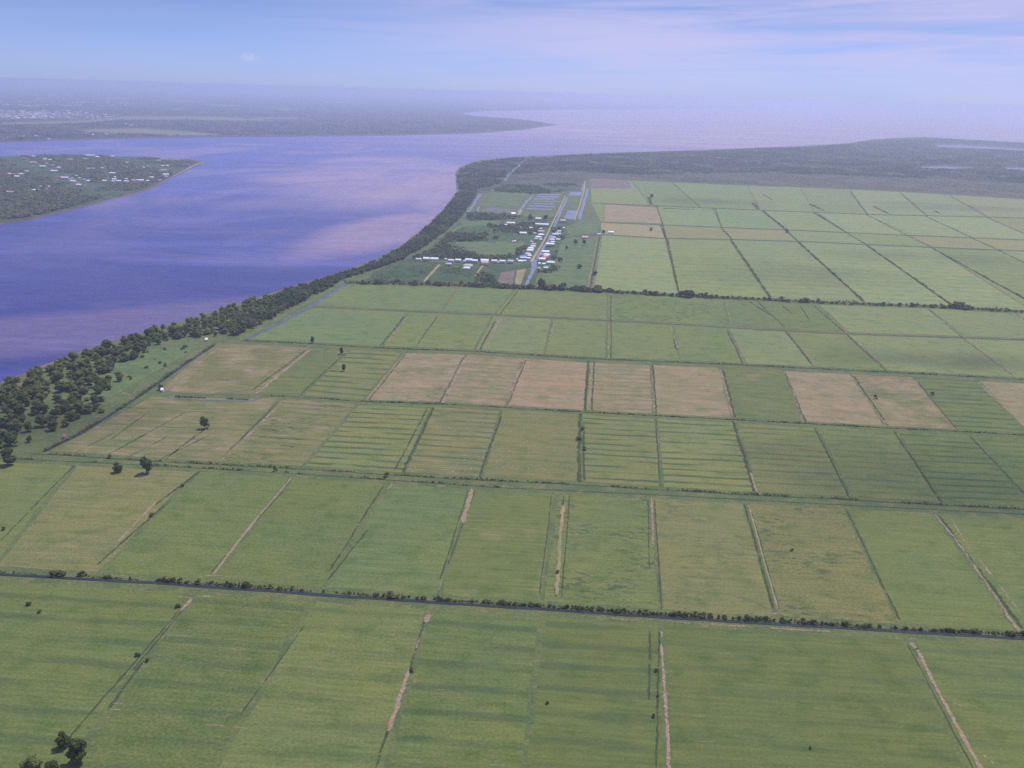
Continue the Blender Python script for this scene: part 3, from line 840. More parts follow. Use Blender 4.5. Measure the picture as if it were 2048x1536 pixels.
ribbon('road', [(1043, 420), (1035, 432)], 8, 0.26, MAT['road'], 0.2, 6, 'short pale track at the end of a far canal', 'village roads', 'road', worn=.8)
ribbon('road', [(925, 450), (884, 476)], 12, 0.26, MAT['meadow'], 0.2, 6, 'grassy strip along the river wood by the village', 'village roads', 'path')
ribbon('road', [(1026, 445), (1070, 441), (1088, 443)], 6, 0.24, MAT['road'], 0.4, 6, 'bare yard in front of the far village trees', 'village roads', 'yard', worn=.4)
for pts, wd, lab in (
        ([(1111, 446), (1104, 466), (1096, 482), (1087, 495), (1079, 509), (1072, 519)], 7, 'village canal beside the yellow road'),
        ([(1072, 518), (1069, 526), (1068, 534), (1064, 545), (1059, 553), (1052, 574)], [8, 13, 13, 8, 8, 5.5], 'widening blue canal at the foot of the village road'),
        ([(961, 388), (933, 430)], 12, 'broad pale canal near the river wood'), ([(959, 412), (953, 430)], 7, 'short narrow canal near the river wood'),
        ([(982, 382), (995, 377), (1014, 372)], 13, 'short canal at the edge of the far wood'), ([(1065, 391), (1036, 424)], 11, 'slanting canal between green plot and ponds'),
        ([(1136, 394), (1124, 417), (1114, 440), (1111, 446)], 9, 'straight canal along the far road'), ([(1176, 378), (1158, 439)], 11, 'broad canal beside the far pale road'),
        ([(1172, 359), (1164, 381)], 12, 'short canal at the far end of the pale road'), ([(1053, 318), (1016, 350), (1010, 362)], 13, 'thin creek through the far wood')):
    ribbon('canal', pts, [q * .8 for q in wd] if isinstance(wd, list) else wd * .72, 0.22, MAT['pond'], 0.22, 8, lab, CA, 'canal', 0.8)


def striped_pond(pts, n, lab):
    """long parallel beds of water with grass between them"""
    tl, tr, br, bl = [P(*c) for c in pts]
    for i in range(n):
        a, b = (i + random.uniform(0, .15)) / n, (i + random.uniform(0.40, 0.72)) / n
        s, e = random.uniform(0, 0.18), random.uniform(0.72, 1.0)
        q = [tl.lerp(bl, a).lerp(tr.lerp(br, a), s), tl.lerp(bl, a).lerp(tr.lerp(br, a), e), tl.lerp(bl, b).lerp(tr.lerp(br, b), e), tl.lerp(bl, b).lerp(tr.lerp(br, b), s)]
        sheet('pond', q, 0.2, MAT['pond'], label=lab, cat='pond', group=lab)


CLEAR = []
striped_pond([(1069, 388), (1128, 388), (1115, 424), (1050, 421)], 7, 'shallow flooded bed among the ponds by the village')
striped_pond([(964, 416), (1030, 419), (1027, 425), (961, 423)], 3, 'flooded strip beside the white building')
for i_, (q, lab) in enumerate((([(1136, 421), (1155, 421), (1149, 439), (1128, 437)], 'dark blue pond between the canal and the pale road'),
               ([(1142, 384), (1165, 384), (1162, 391), (1136, 392)], 'pond at the head of the straight canal'),
               ([(1870, 290), (1920, 290), (2060, 299), (2060, 302), (1960, 297), (1880, 294)], 'pale lagoon in the far right wood'),
               ([(1838, 334), (1880, 333), (1960, 336), (1900, 338), (1850, 337)], 'thin lagoon in the right wood'),
               ([(2010, 335), (2070, 337), (2070, 340), (2015, 338)], 'small lagoon at the right edge'))):
    sheet('pond', pxpoly(q), 0.205 + .004 * i_, MAT['pond' if i_ < 2 else 'greycanal'], label=lab, cat='pond')
for i_, (q, mt, lab) in enumerate((
        ([(912, 484), (1049, 484), (1030, 511), (958, 513), (908, 497)], 'meadow', 'light green meadow left of the village road'),
        ([(920, 442), (1002, 440), (1000, 450), (926, 452)], 'meadow', 'narrow meadow behind the village'),
        ([(985, 386), (1056, 386), (1040, 412), (968, 412)], 'meadow', 'green plot between the far canals'),
        ([(1140, 395), (1160, 396), (1154, 418), (1133, 416)], 'meadow', 'grass plot beside the pale road'),
        ([(1052, 425), (1112, 426), (1108, 434), (1046, 433)], 'meadow', 'grass strip below the ponds'),
        ([(1126, 476), (1192, 478), (1174, 573), (1070, 566), (1078, 542), (1110, 520)], 'meadow', 'pasture right of the village'),
        ([(1160, 441), (1200, 444), (1196, 466), (1140, 472), (1130, 455)], 'meadow', 'rough pasture behind the right hand houses'),
        ([(800, 528), (874, 530), (846, 564), (735, 560), (745, 548)], 'darkfield', 'dark green garden left of the straight pale track'),
        ([(884, 532), (955, 537), (938, 564), (858, 562)], 'darkfield', 'dark green garden right of the straight pale track'),
        ([(976, 530), (1045, 530), (1036, 545), (962, 566)], 'darkfield', 'garden below the cross lane'),
        ([(1003, 545), (1030, 540), (1024, 573), (991, 571)], 'bare', 'purple brown bare plot by the village canal'),
        ([(1034, 540), (1052, 538), (1040, 574), (1028, 574)], 'tan', 'dry strip by the village canal'),
        ([(985, 424), (1022, 425), (1014, 434), (978, 431)], 'bare', 'bare yard beside the white building'),
        ([(210, 732), (300, 700), (400, 684), (370, 712), (300, 750), (215, 800), (150, 830), (180, 780)], 'meadow', 'grassy clearing beside the lower left ditch'))):
    sheet('meadow' if mt in ('meadow',) else 'plot', pxpoly(q), 0.11 + 0.006 * i_, MAT[mt], label=lab, cat='meadow' if mt == 'meadow' else 'plot')
for q, lab in (([(137, 261), (190, 259), (276, 256.5), (366, 263), (450, 270), (330, 271), (290, 266.5), (215, 267)], 'long tan field on the far river bank'),
               ([(0, 246), (170, 241), (250, 233), (400, 233), (500, 236), (560, 243), (500, 242), (380, 239), (235, 240), (180, 246), (0, 250)], 'pale pasture strip across the far bank'),
               ([(480, 235), (600, 236), (590, 238), (490, 237)], 'small pale clearing far inland')):
    sheet('field', pxpoly(q), 0.4, MAT['farfield'], label=lab, cat='field')
for i in range(13):
    x_, y_ = random.uniform(-60, 700), random.choice([197, 200, 204, 207, 210, 213, 216, 219])
    y_ += x_ * .018 - 4
    w_, h_ = random.uniform(40, 150), random.uniform(.5, 1.3)
    sheet('field', pxpoly([(x_, y_), (x_ + w_ * .4, y_ - h_ * .4), (x_ + w_, y_ + w_ * .02), (x_ + w_ * .5, y_ + h_ + w_ * .01)]), 0.5, MAT['farfield'], label='pale clearing far inland across the river', cat='field', group='pale clearings far inland')
    CLEAR.append([(x_ - 3, y_ - 1.2), (x_ + w_ * .4, y_ - h_ * .4 - 1), (x_ + w_, y_ + w_ * .02), (x_ + w_ * .5, y_ + h_ + w_ * .01 + 1.2)])
ribbon('mudbank', [(408, 324), (385, 332), (345, 354)], [14, 12, 6], 0.05, MAT['tan'], 0.2, 20, 'sandy tip of the wooded point', None, 'beach')
ribbon('road', [(118, 340), (155, 364), (170, 371)], 10, 0.3, MAT['track'], 0.2, 10, 'pale lane through the village on the point', 'village roads', 'road', worn=.5)
ribbon('road', [(212, 337), (218, 364)], 12, 0.3, MAT['track'], 0.2, 10, 'straight green lane on the point', 'village roads', 'road', worn=.3)
sheet('plot', pxpoly([(112, 383), (150, 384), (152, 388), (115, 386)]), 0.3, MAT['bare'], label='bare reddish clearing on the wooded point', cat='plot')

# ------------------------------------------------------------------ foliage
def leaf_quads(cent, nrm, size):
    """one square leaf cluster per row: centres, outward normals and half sizes -> verts, faces"""
    n = len(cent)
    nrm = nrm / np.maximum(np.linalg.norm(nrm, axis=1, keepdims=True), 1e-6)
    ref = rng.normal(size=(n, 3))
    a = np.cross(nrm, ref)
    a /= np.maximum(np.linalg.norm(a, axis=1, keepdims=True), 1e-6)
    b = np.cross(nrm, a)
    s = np.asarray(size).reshape(-1, 1)
    k = rng.uniform(0.7, 1.3, (4, n, 1))
    v = np.stack([cent + (a + b) * s * k[0], cent + (b - a) * s * k[1], cent - (a + b) * s * k[2], cent + (a - b) * s * k[3]], axis=1).reshape(-1, 3)
    f = np.arange(4 * n, dtype=np.int32).reshape(-1, 4)
    return v, f


def crown_mesh(name, h, r, lobes, per, leaf, base=0.25, flat=1.0):
    """an uneven crown: leaf clusters round many small lobes spread through its volume"""
    C, N, S = [], [], []
    for i in range(lobes):
        th = rng.uniform(0, 2 * math.pi)
        rad = r * math.sqrt(rng.uniform(0, 1)) * 0.72
        zz = rng.uniform(base + 0.14, 0.86) * h
        k = 1.05 - max(0.0, zz / h - 0.35) * 0.9
        c = np.array([math.cos(th) * rad * k, math.sin(th) * rad * k, zz])
        lr = r * rng.uniform(0.30, 0.52)
        d = rng.normal(size=(per, 3))
        d /= np.linalg.norm(d, axis=1, keepdims=True)
        d[:, 2] = np.abs(d[:, 2]) * 0.9 + d[:, 2] * 0.1
        rr = lr * rng.uniform(0.7, 1.08, (per, 1))
        C.append(c + d * rr * np.array([1, 1, 0.8 * flat]))
        N.append(d + rng.normal(scale=0.35, size=(per, 3)))
        S.append(leaf * rng.uniform(0.6, 1.25, per))
    v, f = leaf_quads(np.concatenate(C), np.concatenate(N), np.concatenate(S))
    v[:, 2] = np.maximum(v[:, 2], 0.05)
    return np_mesh(name, v, f)


def tube_bm(bm, pts, rad, seg=6, mi=0):
    rings = []
    for i, p in enumerate(pts):
        p = Vector(p)
        d = (Vector(pts[min(i + 1, len(pts) - 1)]) - Vector(pts[max(i - 1, 0)])).normalized()
        u = d.orthogonal().normalized()
        w_ = d.cross(u)
        rings.append([bm.verts.new(p + (u * math.cos(2 * math.pi * k / seg) + w_ * math.sin(2 * math.pi * k / seg)) * rad[i]) for k in range(seg)])
    for a, b in zip(rings[:-1], rings[1:]):
        # match ring starts so the tube does not twist
        off = min(range(seg), key=lambda o: sum((a[k].co - b[(k + o) % seg].co).length for k in range(seg)))
        for k in range(seg):
            f = bm.faces.new((a[k], a[(k + 1) % seg], b[(k + 1 + off) % seg], b[(k + off) % seg]))
            f.material_index = mi
            f.smooth = True
    for r_ in (rings[0][::-1], rings[-1]):
        f = bm.faces.new(r_)
        f.material_index = mi


def bm_mesh(name, bm):
    bmesh.ops.recalc_face_normals(bm, faces=bm.faces[:])
    me = bpy.data.meshes.new(name)
    bm.to_mesh(me)
    bm.free()
    return me


def trunk_mesh(h, r):
    bm = bmesh.new()
    tube_bm(bm, [(0, 0, 0), (0.02 * h, 0.01 * h, 0.2 * h), (0.0, 0.02 * h, 0.45 * h), (0.03 * h, 0, 0.7 * h)], [r, r * 0.75, r * 0.55, r * 0.2])
    for k in range(4):
        a = k * math.pi / 2 + random.uniform(-.4, .4)
        z0 = h * random.uniform(0.3, 0.45)
        tube_bm(bm, [(0.01 * h, 0.01 * h, z0), (math.cos(a) * .14 * h, math.sin(a) * .14 * h, z0 + .16 * h), (math.cos(a) * .26 * h, math.sin(a) * .26 * h, z0 + .26 * h)],
                [r * .45, r * .3, r * .1], 5)
    return bm_mesh('trunk', bm)


CROWNS = [crown_mesh('crown', 1.0, 0.44, 20, 46, 0.056, 0.02) for _ in range(4)] + [crown_mesh('crown', 1.0, 0.34, 17, 46, 0.052, 0.0) for _ in range(2)]
TRUNK = trunk_mesh(1.0, 0.030)
for me in CROWNS:
    me.materials.append(MAT['leaf'])
TRUNK.materials.append(MAT['bark'])
BUSH = [crown_mesh('bush', 1.0, 0.62, 8, 34, 0.085, 0.0) for _ in range(4)]
for me in BUSH:
    me.materials.append(MAT['leaf_bush'])


def tree(p, h, label, group, cat='tree', wide=1.0, kind=None):
    root = bpy.data.objects.new('broadleaf_tree', None)
    COL.objects.link(root)
    root.location = p
    root.rotation_euler = (0, 0, random.uniform(0, 6.28))
    root.scale = (h * wide, h * wide, h)
    k = random.randrange(4) if kind is None else kind
    link('crown', CROWNS[k], None, root)
    link('trunk', TRUNK, None, root)
    return tag(root, label, cat, group)


def bush(p, h, label, group, wide=1.0, name='bush'):
    o = link(name, random.choice(BUSH), None)
    o.location = p
    o.rotation_euler = (0, 0, random.uniform(0, 6.28))
    o.scale = (h * wide, h * wide, h)
    return tag(o, label, 'bush' if name == 'bush' else 'tree', group)


# riverside trees, one by one: dense along the bank and in the lower left corner, with a clearing inside
def scatter(poly, spacing, rnd=0.45):
    xs = [p.x for p in poly]
    ys = [p.y for p in poly]
    out = []
    y = min(ys)
    odd = 0
    while y < max(ys):
        x = min(xs) + (spacing / 2 if odd else 0)
        while x < max(xs):
            out.append((x + random.uniform(-rnd, rnd) * spacing, y + random.uniform(-rnd, rnd) * spacing))
            x += spacing
        y += spacing * 0.87
        odd ^= 1
    a = np.array(out)
    return a[inpoly(a[:, 0], a[:, 1], poly)]


bank = pxpoly([(-30, 782), (100, 735), (190, 701), (330, 659), (480, 616), (545, 595), (560, 606), (490, 648), (470, 670), (380, 676), (340, 680), (280, 712), (200, 752), (150, 768), (110, 790),
               (60, 800), (-30, 830)])
corner = pxpoly([(-30, 800), (60, 790), (150, 790), (200, 800), (210, 822), (150, 850), (110, 868), (60, 890), (-30, 905)])
inner = pxpoly([(120, 766), (180, 756), (235, 758), (228, 786), (170, 792), (130, 790)])
TREES = []
for poly, sp, lab, grp in ((bank, 11.5, 'dark green tree in the belt of trees along the near river bank', 'trees along the near river bank'),
                           (corner, 12.5, 'dark tree in the dense clump at the left edge below the river', 'trees in the left edge clump'),
                           (inner, 12.0, 'tree in the small clump at the meadow between river and ditch', 'trees in the meadow clump')):
    TREES += [(math.hypot(x, y), x, y, lab, grp) for x, y in scatter(poly, sp) if random.random() > (.14 if poly is corner else .08)]
TREES.sort()
print('riverside trees', len(TREES))
N_TREES = 262               # the nearest ones are things; the rest of the belt is one mass
for d_, x, y, lab, grp in TREES[:N_TREES]:
    tree((x, y, 0), *random.choice([(random.uniform(3.0, 5.5), lab, grp, 'tree', random.uniform(1.4, 2.2))] + [(random.triangular(5, 12.5, 7.5), lab, grp, 'tree', random.uniform(1.0, 1.6))] * 3))
BELT = [(x, y) for d_, x, y, lab, grp in TREES[N_TREES:]]
V_, F_ = [], []
for x, y in BELT:
    src = random.choice(CROWNS)
    co = np.empty(len(src.vertices) * 3, dtype=np.float32)
    src.vertices.foreach_get('co', co)
    co = co.reshape(-1, 4, 3)[rng.permutation(len(co) // 12)[:400]].reshape(-1, 3)
    h_ = random.uniform(7.5, 12)
    w_ = h_ * random.uniform(.9, 1.2)
    a_ = random.uniform(0, 6.28)
    rot = np.array([[math.cos(a_), -math.sin(a_), 0], [math.sin(a_), math.cos(a_), 0], [0, 0, 1]])
    V_.append((co * 1.0) @ rot.T * np.array([w_, w_, h_]) + np.array([x, y, 0]))
V_ = np.concatenate(V_)
tag(link('woodland', np_mesh('woodland', V_, np.arange(len(V_), dtype=np.int32).reshape(-1, 4)), MAT['leaf']),
    'belt of trees along the near bank beyond the nearest ones', 'woodland', None, 'stuff')

# trees that stand by themselves
for x, y, hp, wide, lab in (
        (409, 857, 27, .9, 'round tree alone in the tan plot with slanting ditches'), (236, 944, 22, 1.0, 'small round tree just below the double dam'),
        (293, 946, 38, .75, 'tall tree standing at the lower edge of the double dam'), (688, 742, 16, .7, 'small tree inside the plot with green stripes'),
        (683, 708, 15, .7, 'small tree at the upper corner of the striped plot'), (16, 930, 34, 1.0, 'tree cut by the left edge by the end of the double dam'),
        (127, 1494, 34, .85, 'tall narrow tree on the left of the bottom corner track'), (155, 1522, 48, .95, 'largest dark tree on the right of the bottom corner track'),
        (62, 1545, 36, 1.2, 'tree cut by the bottom edge, nearest the left corner'), (105, 1548, 30, 1.1, 'tree cut by the bottom edge beside the corner track'),
        (322, 780, 14, 1.0, 'small dark tree at the corner of the left ditch'), (625, 686, 15, .7, 'small tree on the ditch above the brown plots'),
        (1083, 577, 24, .85, 'tallest tree at the foot of the village canal'), (1151, 490, 13, .9, 'left tree of the pair in the pasture right of the village'),
        (1168, 490, 13, .8, 'right tree of the pair in the pasture right of the village'), (1133, 500, 10, .9, 'tree at the village edge of the right pasture'),
        (1159, 537, 10, 1.4, 'wide low tree in the middle of the right pasture'), (1190, 550, 9, 1.5, 'low tree beside the double track right of the village'),
        (1061, 440, 14, .9, 'dark tree behind the long white village building'), (1091, 441, 13, 1.0, 'dark tree at the far end of the village road'),
        (1302, 462, 8, 1.0, 'small dark tree at the crossing of far ditches'), (1303, 398, 12, .8, 'dark tree at the far left pasture ditch'), (1573, 466, 8, 1.2, 'dark tree at a crossing in the far pastures'),
        (1207, 468, 9, 1.2, 'tree beside the lone far farm building'), (240, 762, 20, 1.0, 'round dark tree alone in the meadow by the ditch')):
    tree(P(x, y), hp * mpp(x, y) * .9, lab, 'trees standing alone', wide=wide)

# hedgerow of trees below the village
x = 700.0
while x < 2480:
    big = 1350 < x < 1420 or 1040 < x < 1060 or 1090 < x < 1200 or 1905 < x < 1930
    thin = 1640 < x < 1800 or 1960 < x < 2060
    hp = random.triangular(4, 12.5, 6) * (1.5 if big else (0.75 if thin else 1.0))
    y = C6(x) + random.uniform(-0.5, 1.5)
    bush(P(x, y), hp * mpp(x, y) * .85, 'dark tree in the long hedgerow below the village', 'hedgerow trees', random.uniform(.8, 2.0), 'hedgerow_tree')
    x += random.uniform(8, 15) * (0.75 if big else (1.25 if thin else 1))

# bushes along the canal
for a, b, st in ((100, 128, 6), (160, 170, 7), (215, 305, 42), (318, 347, 8), (360, 400, 18), (415, 480, 8), (485, 545, 9), (560, 700, 22), (700, 775, 10), (780, 850, 13), (870, 900, 7), (925, 960, 22),
                 (970, 1055, 8), (1062, 1080, 9), (1100, 1115, 10), (1128, 1200, 8), (1200, 1400, 9), (1405, 1500, 14), (1500, 1550, 8), (1565, 1660, 9), (1665, 1745, 9), (1760, 1880, 26),
                 (1885, 2060, 8), (2060, 2300, 18)):
    x = a
    while x < b:
        hp = random.triangular(3.5, 13, 6)
        y = C1(x) - 4.5 + random.uniform(-1.2, 0.8)
        bush(P(x, y), hp * mpp(x, y) * .78, 'small dark bush on the far bank of the straight canal', 'canal bushes', random.uniform(.8, 2.0))
        x += st * random.uniform(.75, 1.3)
for i, (x, y, hp) in enumerate(((58, 1210, 8), (80, 1225, 6), (357, 1215, 8), (275, 1312, 7), (296, 1322, 7), (822, 1343, 7), (1313, 1343, 7), (1315, 1394, 6), (1306, 1434, 7), (1095, 1408, 6),
                                (1620, 1498, 6), (366, 973, 7), (304, 1032, 7), (1584, 1102, 6), (550, 942, 8), (773, 953, 10), (220, 916, 7), (8, 1060, 7), (1158, 880, 8), (1165, 860, 7), (1168, 900, 7), (1750, 797, 8),
                                (1865, 790, 8), (1115, 1146, 7))):
    bush(P(x, y), hp * mpp(x, y) * .9, 'lone dark bush in a field or on a plot edge', 'scattered bushes', random.uniform(1.1, 1.5))


glade = pxpoly([(212, 735), (300, 702), (400, 685), (372, 710), (300, 752), (220, 800), (120, 868), (90, 886), (130, 850), (215, 790)])
for x, y in scatter(glade, 17):
    if random.random() < .55:
        bush((x, y, 0), random.uniform(1.2, 3.2), 'low green bush in the meadow between the riverside trees and the ditch', 'bushes in the riverside meadow', random.uniform(1.2, 2.2))


# hedges: continuous low growth along the ditches, one thing each
def hedge(pts, height, width, dens, lab, gaps=0.35, leaf=0.55):
    base = [P(*p) for p in pts]
    C, N, S = [], [], []
    ph = random.uniform(0, 50)
    s = 0.0
    for a, b in zip(base[:-1], base[1:]):
        L = (b - a).length
        n = int(L * dens)
        d = (b - a).normalized()
        nr = Vector((-d.y, d.x, 0))
        for _ in range(n):
            t = random.random()
            q = s + t * L
            vig = 0.5 + 0.35 * math.sin(q * 0.11 + ph) + 0.3 * math.sin(q * 0.031 + ph * 3) + 0.2 * math.sin(q * 0.47 + ph)
            if vig < gaps:
                continue
            hgt = height * min(1.5, vig) * random.random() ** 0.7
            p = a.lerp(b, t) + nr * random.gauss(0, 0.3) * width
            C.append((p.x, p.y, hgt))
            N.append((random.gauss(0, .6), random.gauss(0, .6), .8))
            S.append(leaf * random.uniform(.6, 1.4))
        s += L
    v, f = leaf_quads(np.array(C), np.array(N), np.array(S))
    o = link('hedge', np_mesh('hedge', v, f), MAT['leaf_bush'])
    return tag(o, lab, 'hedge', 'hedges along ditches')


hedge(along(C2u, 90, 2500, 0.5, 24), 1.1, 2.2, 2.2, 'low dark hedge along the upper edge of the double dam')
hedge(along(C3, 540, 2500, 0, 24), 1.0, 2.0, 2.0, 'low hedge between the brown plots and the striped plots')
hedge(along(C4, 490, 2500, 0, 24), 1.4, 3.2, 2.4, 'low dark hedge along the upper edge of the brown plots', 0.15)
hedge(along(C6, 690, 2500, 0, 24), 4.5, 9, 2.6, 'dense undergrowth of the tree hedgerow below the village', 0.0, 1.1)
hedge([(430, 688), (375, 723), (312, 768), (250, 810), (160, 866), (90, 902)], 2.0, 3.0, 4.0, 'low hedge along the lower left ditch', 0.2)
hedge(seg((350, 794), (510, 800), 4), 1.6, 2.0, 4.0, 'short hedge along the bending pale canal', 0.3)
hedge(along(C2l, -60, 1000, -1, 12), 0.9, 1.8, 1.6, 'patchy growth along the lower edge of the double dam', 0.55)
hedge(along(C1, -300, 2500, -4, 24), 0.9, 2.0, 2.0, 'reedy fringe on the far bank of the straight canal', 0.3)
for a, b, hgt, lab in (((1462, 481), (1541, 597), 4.5, 'dark hedge slanting down the far pastures, first right of the village'), ((1597, 485), (1728, 604), 3.5, 'dark hedge slanting down the far pastures, second right of the village'),
                       ((1735, 492), (1906, 612), 3.2, 'dark hedge slanting down the far pastures, third right of the village'), ((1868, 499), (2062, 605), 3.2, 'dark hedge slanting down the far pastures, at the right edge'),
                       ((1296, 395), (1303, 409), 7, 'short thick hedge beside the tan plot'), ((1505, 405), (1516, 419), 8, 'short thick hedge in the far pastures, left of three'), ((1620, 409), (1648, 422), 7, 'short thick hedge in the far pastures, middle of three'),
                       ((1748, 414), (1775, 427), 6, 'short thick hedge in the far pastures, right of three'), ((1525, 423), (1572, 459), 3.5, 'thin hedge above the crossing in the far pastures'),
                       ((1635, 428), (1692, 465), 3.0, 'thin hedge second from the left in the upper pastures'), ((1865, 421), (1880, 427), 5, 'small hedge at the right of the upper pastures'), ((1322, 452), (1332, 478), 3, 'short thin hedge above the double ditch crossing'),
                       ((1326, 417), (1440, 421), 2, 'thin hedge along the farthest ditch'), ((1335, 479), (1356, 580), 2.2, 'thin broken hedge on the left of the far pastures')):
    hedge(seg(a, b, 4), hgt * .62, hgt * .95, 2.2, lab, 0.12, 0.85)


# ------------------------------------------------------------------ houses
def box_bm(bm, x0, x1, y0, y1, z0, z1):
    vs = [bm.verts.new(c) for c in ((x0, y0, z0), (x1, y0, z0), (x1, y1, z0), (x0, y1, z0), (x0, y0, z1), (x1, y0, z1), (x1, y1, z1), (x0, y1, z1))]
    for f in ((0, 3, 2, 1), (4, 5, 6, 7), (0, 1, 5, 4), (1, 2, 6, 5), (2, 3, 7, 6), (3, 0, 4, 7)):
        bm.faces.new([vs[i] for i in f])


def house_meshes(kind):
    """walls and roof of a house ten metres long (scaled when placed)"""
    bm = bmesh.new()
    if kind == 'stilt':
        for sx in (-4.6, 0, 4.6):
            for sy in (-3, 3):
                box_bm(bm, sx - .15, sx + .15, sy - .15, sy + .15, 0, 1.8)
        box_bm(bm, -4.8, 4.8, -3.3, 3.3, 1.8, 4.4)
        z = 4.4
    else:
        box_bm(bm, -4.8, 4.8, -3.3, 3.3, 0, 3.0)
        z = 3.0
    # gable triangles
    if kind != 'hip':
        for s in (-4.8, 4.8):
            bm.faces.new([bm.verts.new(c) for c in ((s, -3.3, z), (s, 3.3, z), (s, 0, z + 1.7))])
    wall = bm_mesh('wall', bm)
    bm = bmesh.new()
    L, W, t = 5.5, 4.1, 0.12
    zz = z - 0.15
    rise = 2.05
    rl = L if kind != 'hip' else 2.6
    for dz, flip in ((0.0, True), (t, False)):
        a = [bm.verts.new(c) for c in ((-L, -W, zz + dz), (L, -W, zz + dz), (L, W, zz + dz), (-L, W, zz + dz), (-rl, 0, zz + rise + dz), (rl, 0, zz + rise + dz))]
        bm.faces.new((a[0], a[1], a[5], a[4]))
        bm.faces.new((a[2], a[3], a[4], a[5]))
        if kind == 'hip':
            bm.faces.new((a[1], a[2], a[5]))
            bm.faces.new((a[3], a[0], a[4]))
        if dz == 0.0:
            low = a
    hi = a
    for i, j in ((0, 1), (2, 3)) + (((1, 2), (3, 0)) if kind == 'hip' else ((1, 5), (5, 2), (3, 4), (4, 0))):
        bm.faces.new((low[i], low[j], hi[j], hi[i]))
    roof = bm_mesh('roof', bm)
    wall.materials.append(MAT['wall'])
    roof.materials.append(MAT['roof'])
    return wall, roof


HM = {k: house_meshes(k) for k in ('stilt', 'gable', 'hip')}
RC = {'w': (0.80, 0.80, 0.82), 'g': (0.52, 0.53, 0.56), 'r': (0.50, 0.10, 0.09), 'p': (0.62, 0.40, 0.38), 'b': (0.06, 0.22, 0.62), 'c': (0.34, 0.58, 0.66), 't': (0.56, 0.43, 0.33)}
RN = {'w': 'white', 'g': 'grey', 'r': 'red', 'p': 'pink', 'b': 'bright blue', 'c': 'pale teal', 't': 'tan'}
ORD = ['first', 'second', 'third', 'fourth', 'fifth', 'sixth', 'seventh', 'eighth', 'ninth', 'tenth', 'eleventh', 'twelfth', 'thirteenth', 'fourteenth', 'fifteenth', 'sixteenth', 'seventeenth', 'eighteenth',
       'nineteenth', 'twentieth', 'twenty first', 'twenty second', 'twenty third', 'twenty fourth', 'twenty fifth', 'twenty sixth', 'twenty seventh', 'twenty eighth', 'twenty ninth', 'thirtieth', 'thirty first', 'thirty second']


HOUSE_PTS = []


def house(px, py, wpx, color, label, group, kind=None, rot=0.0, lift=1.0, long=1.0, cat='house', fac=1.0, name='house'):
    root = bpy.data.objects.new(name, None)
    COL.objects.link(root)
    root.location = P(px, py)
    HOUSE_PTS.append((root.location.x, root.location.y, wpx * mpp(px, py) * fac * .5))
    k = wpx * mpp(px, py) * fac / 10.6
    root.scale = (k * long, max(.75, min(1.25, k)), max(.8, min(1.15, k)) * lift)
    root.rotation_euler = (0, 0, rot)
    kind = kind or random.choice(['stilt', 'stilt', 'gable', 'hip'])
    wl = link('wall', HM[kind][0], None, root)
    v = random.uniform(.5, .75)
    wl.color = (v, v * .97, v * .9, 1)
    rf = link('roof', HM[kind][1], None, root)
    c = RC[color]
    s = random.uniform(.88, 1.05)
    rf.color = (c[0] * s, c[1] * s, c[2] * s, 1)
    return tag(root, label, cat, group)


ROWROT = -0.045            # the houses line up with the rows of fields
# village houses left of the road (pixels of a 9.6x enlargement that starts at 1010, 420)
VL = [(640, 200, 95, 'w'), (115, 288, 140, 'w'), (20, 298, 50, 'w'), (710, 314, 230, 'w'), (300, 352, 32, 'w'), (500, 358, 62, 'w'), (690, 374, 42, 'w'), (350, 468, 122, 'w'), (690, 434, 120, 'p'), (570, 463, 60, 'p'),
      (695, 500, 110, 'w'), (640, 548, 110, 'w'), (600, 584, 64, 'c'), (685, 582, 54, 'w'), (150, 622, 34, 'w'), (192, 626, 30, 'w'), (510, 626, 58, 'g'), (550, 692, 84, 't'), (540, 720, 84, 'w'), (495, 764, 112, 'w'),
      (480, 820, 112, 'w'), (440, 872, 110, 'g'), (470, 895, 80, 'w'), (345, 922, 130, 'b'), (450, 945, 80, 'w'), (350, 962, 110, 'g'), (300, 1006, 100, 'w'), (380, 1008, 50, 'w'), (236, 980, 26, 'w'), (110, 1024, 100, 'g')]
VR = [(1110, 238, 92, 'p'), (1130, 360, 36, 'w'), (1042, 434, 64, 'w'), (995, 462, 45, 't'), (1045, 472, 52, 'w'), (965, 508, 104, 'c'), (925, 555, 100, 'p'), (1020, 584, 74, 'w'), (905, 592, 92, 'w'), (915, 642, 74, 'w'),
      (865, 696, 140, 'w'), (780, 830, 132, 'w'), (800, 886, 120, 'w'), (700, 884, 50, 'p'), (790, 922, 90, 'p'), (745, 946, 120, 'r'), (710, 986, 112, 'w'), (875, 1036, 140, 'w'), (660, 1058, 42, 'w'), (745, 1066, 66, 'w'),
      (780, 1130, 72, 'w'), (652, 1138, 62, 't')]
# the cross lane (8.53x enlargement that starts at 820, 500)
VC = [(150, 180, 90, 'g'), (280, 185, 100, 'w'), (420, 178, 122, 'w'), (610, 174, 42, 'g'), (705, 200, 92, 'w'), (825, 206, 88, 'w'), (930, 219, 42, 'g'), (1000, 210, 104, 'w'), (1105, 218, 92, 'w'), (1275, 220, 124, 'w'),
      (1440, 222, 92, 'w'), (1520, 226, 42, 'w'), (1580, 226, 92, 'w'), (1715, 226, 92, 'g')]
VC2 = [(665, 270, 82, 'g'), (990, 290, 142, 'g'), (965, 336, 110, 'w'), (1030, 308, 60, 't'), (1275, 256, 110, 'p')]


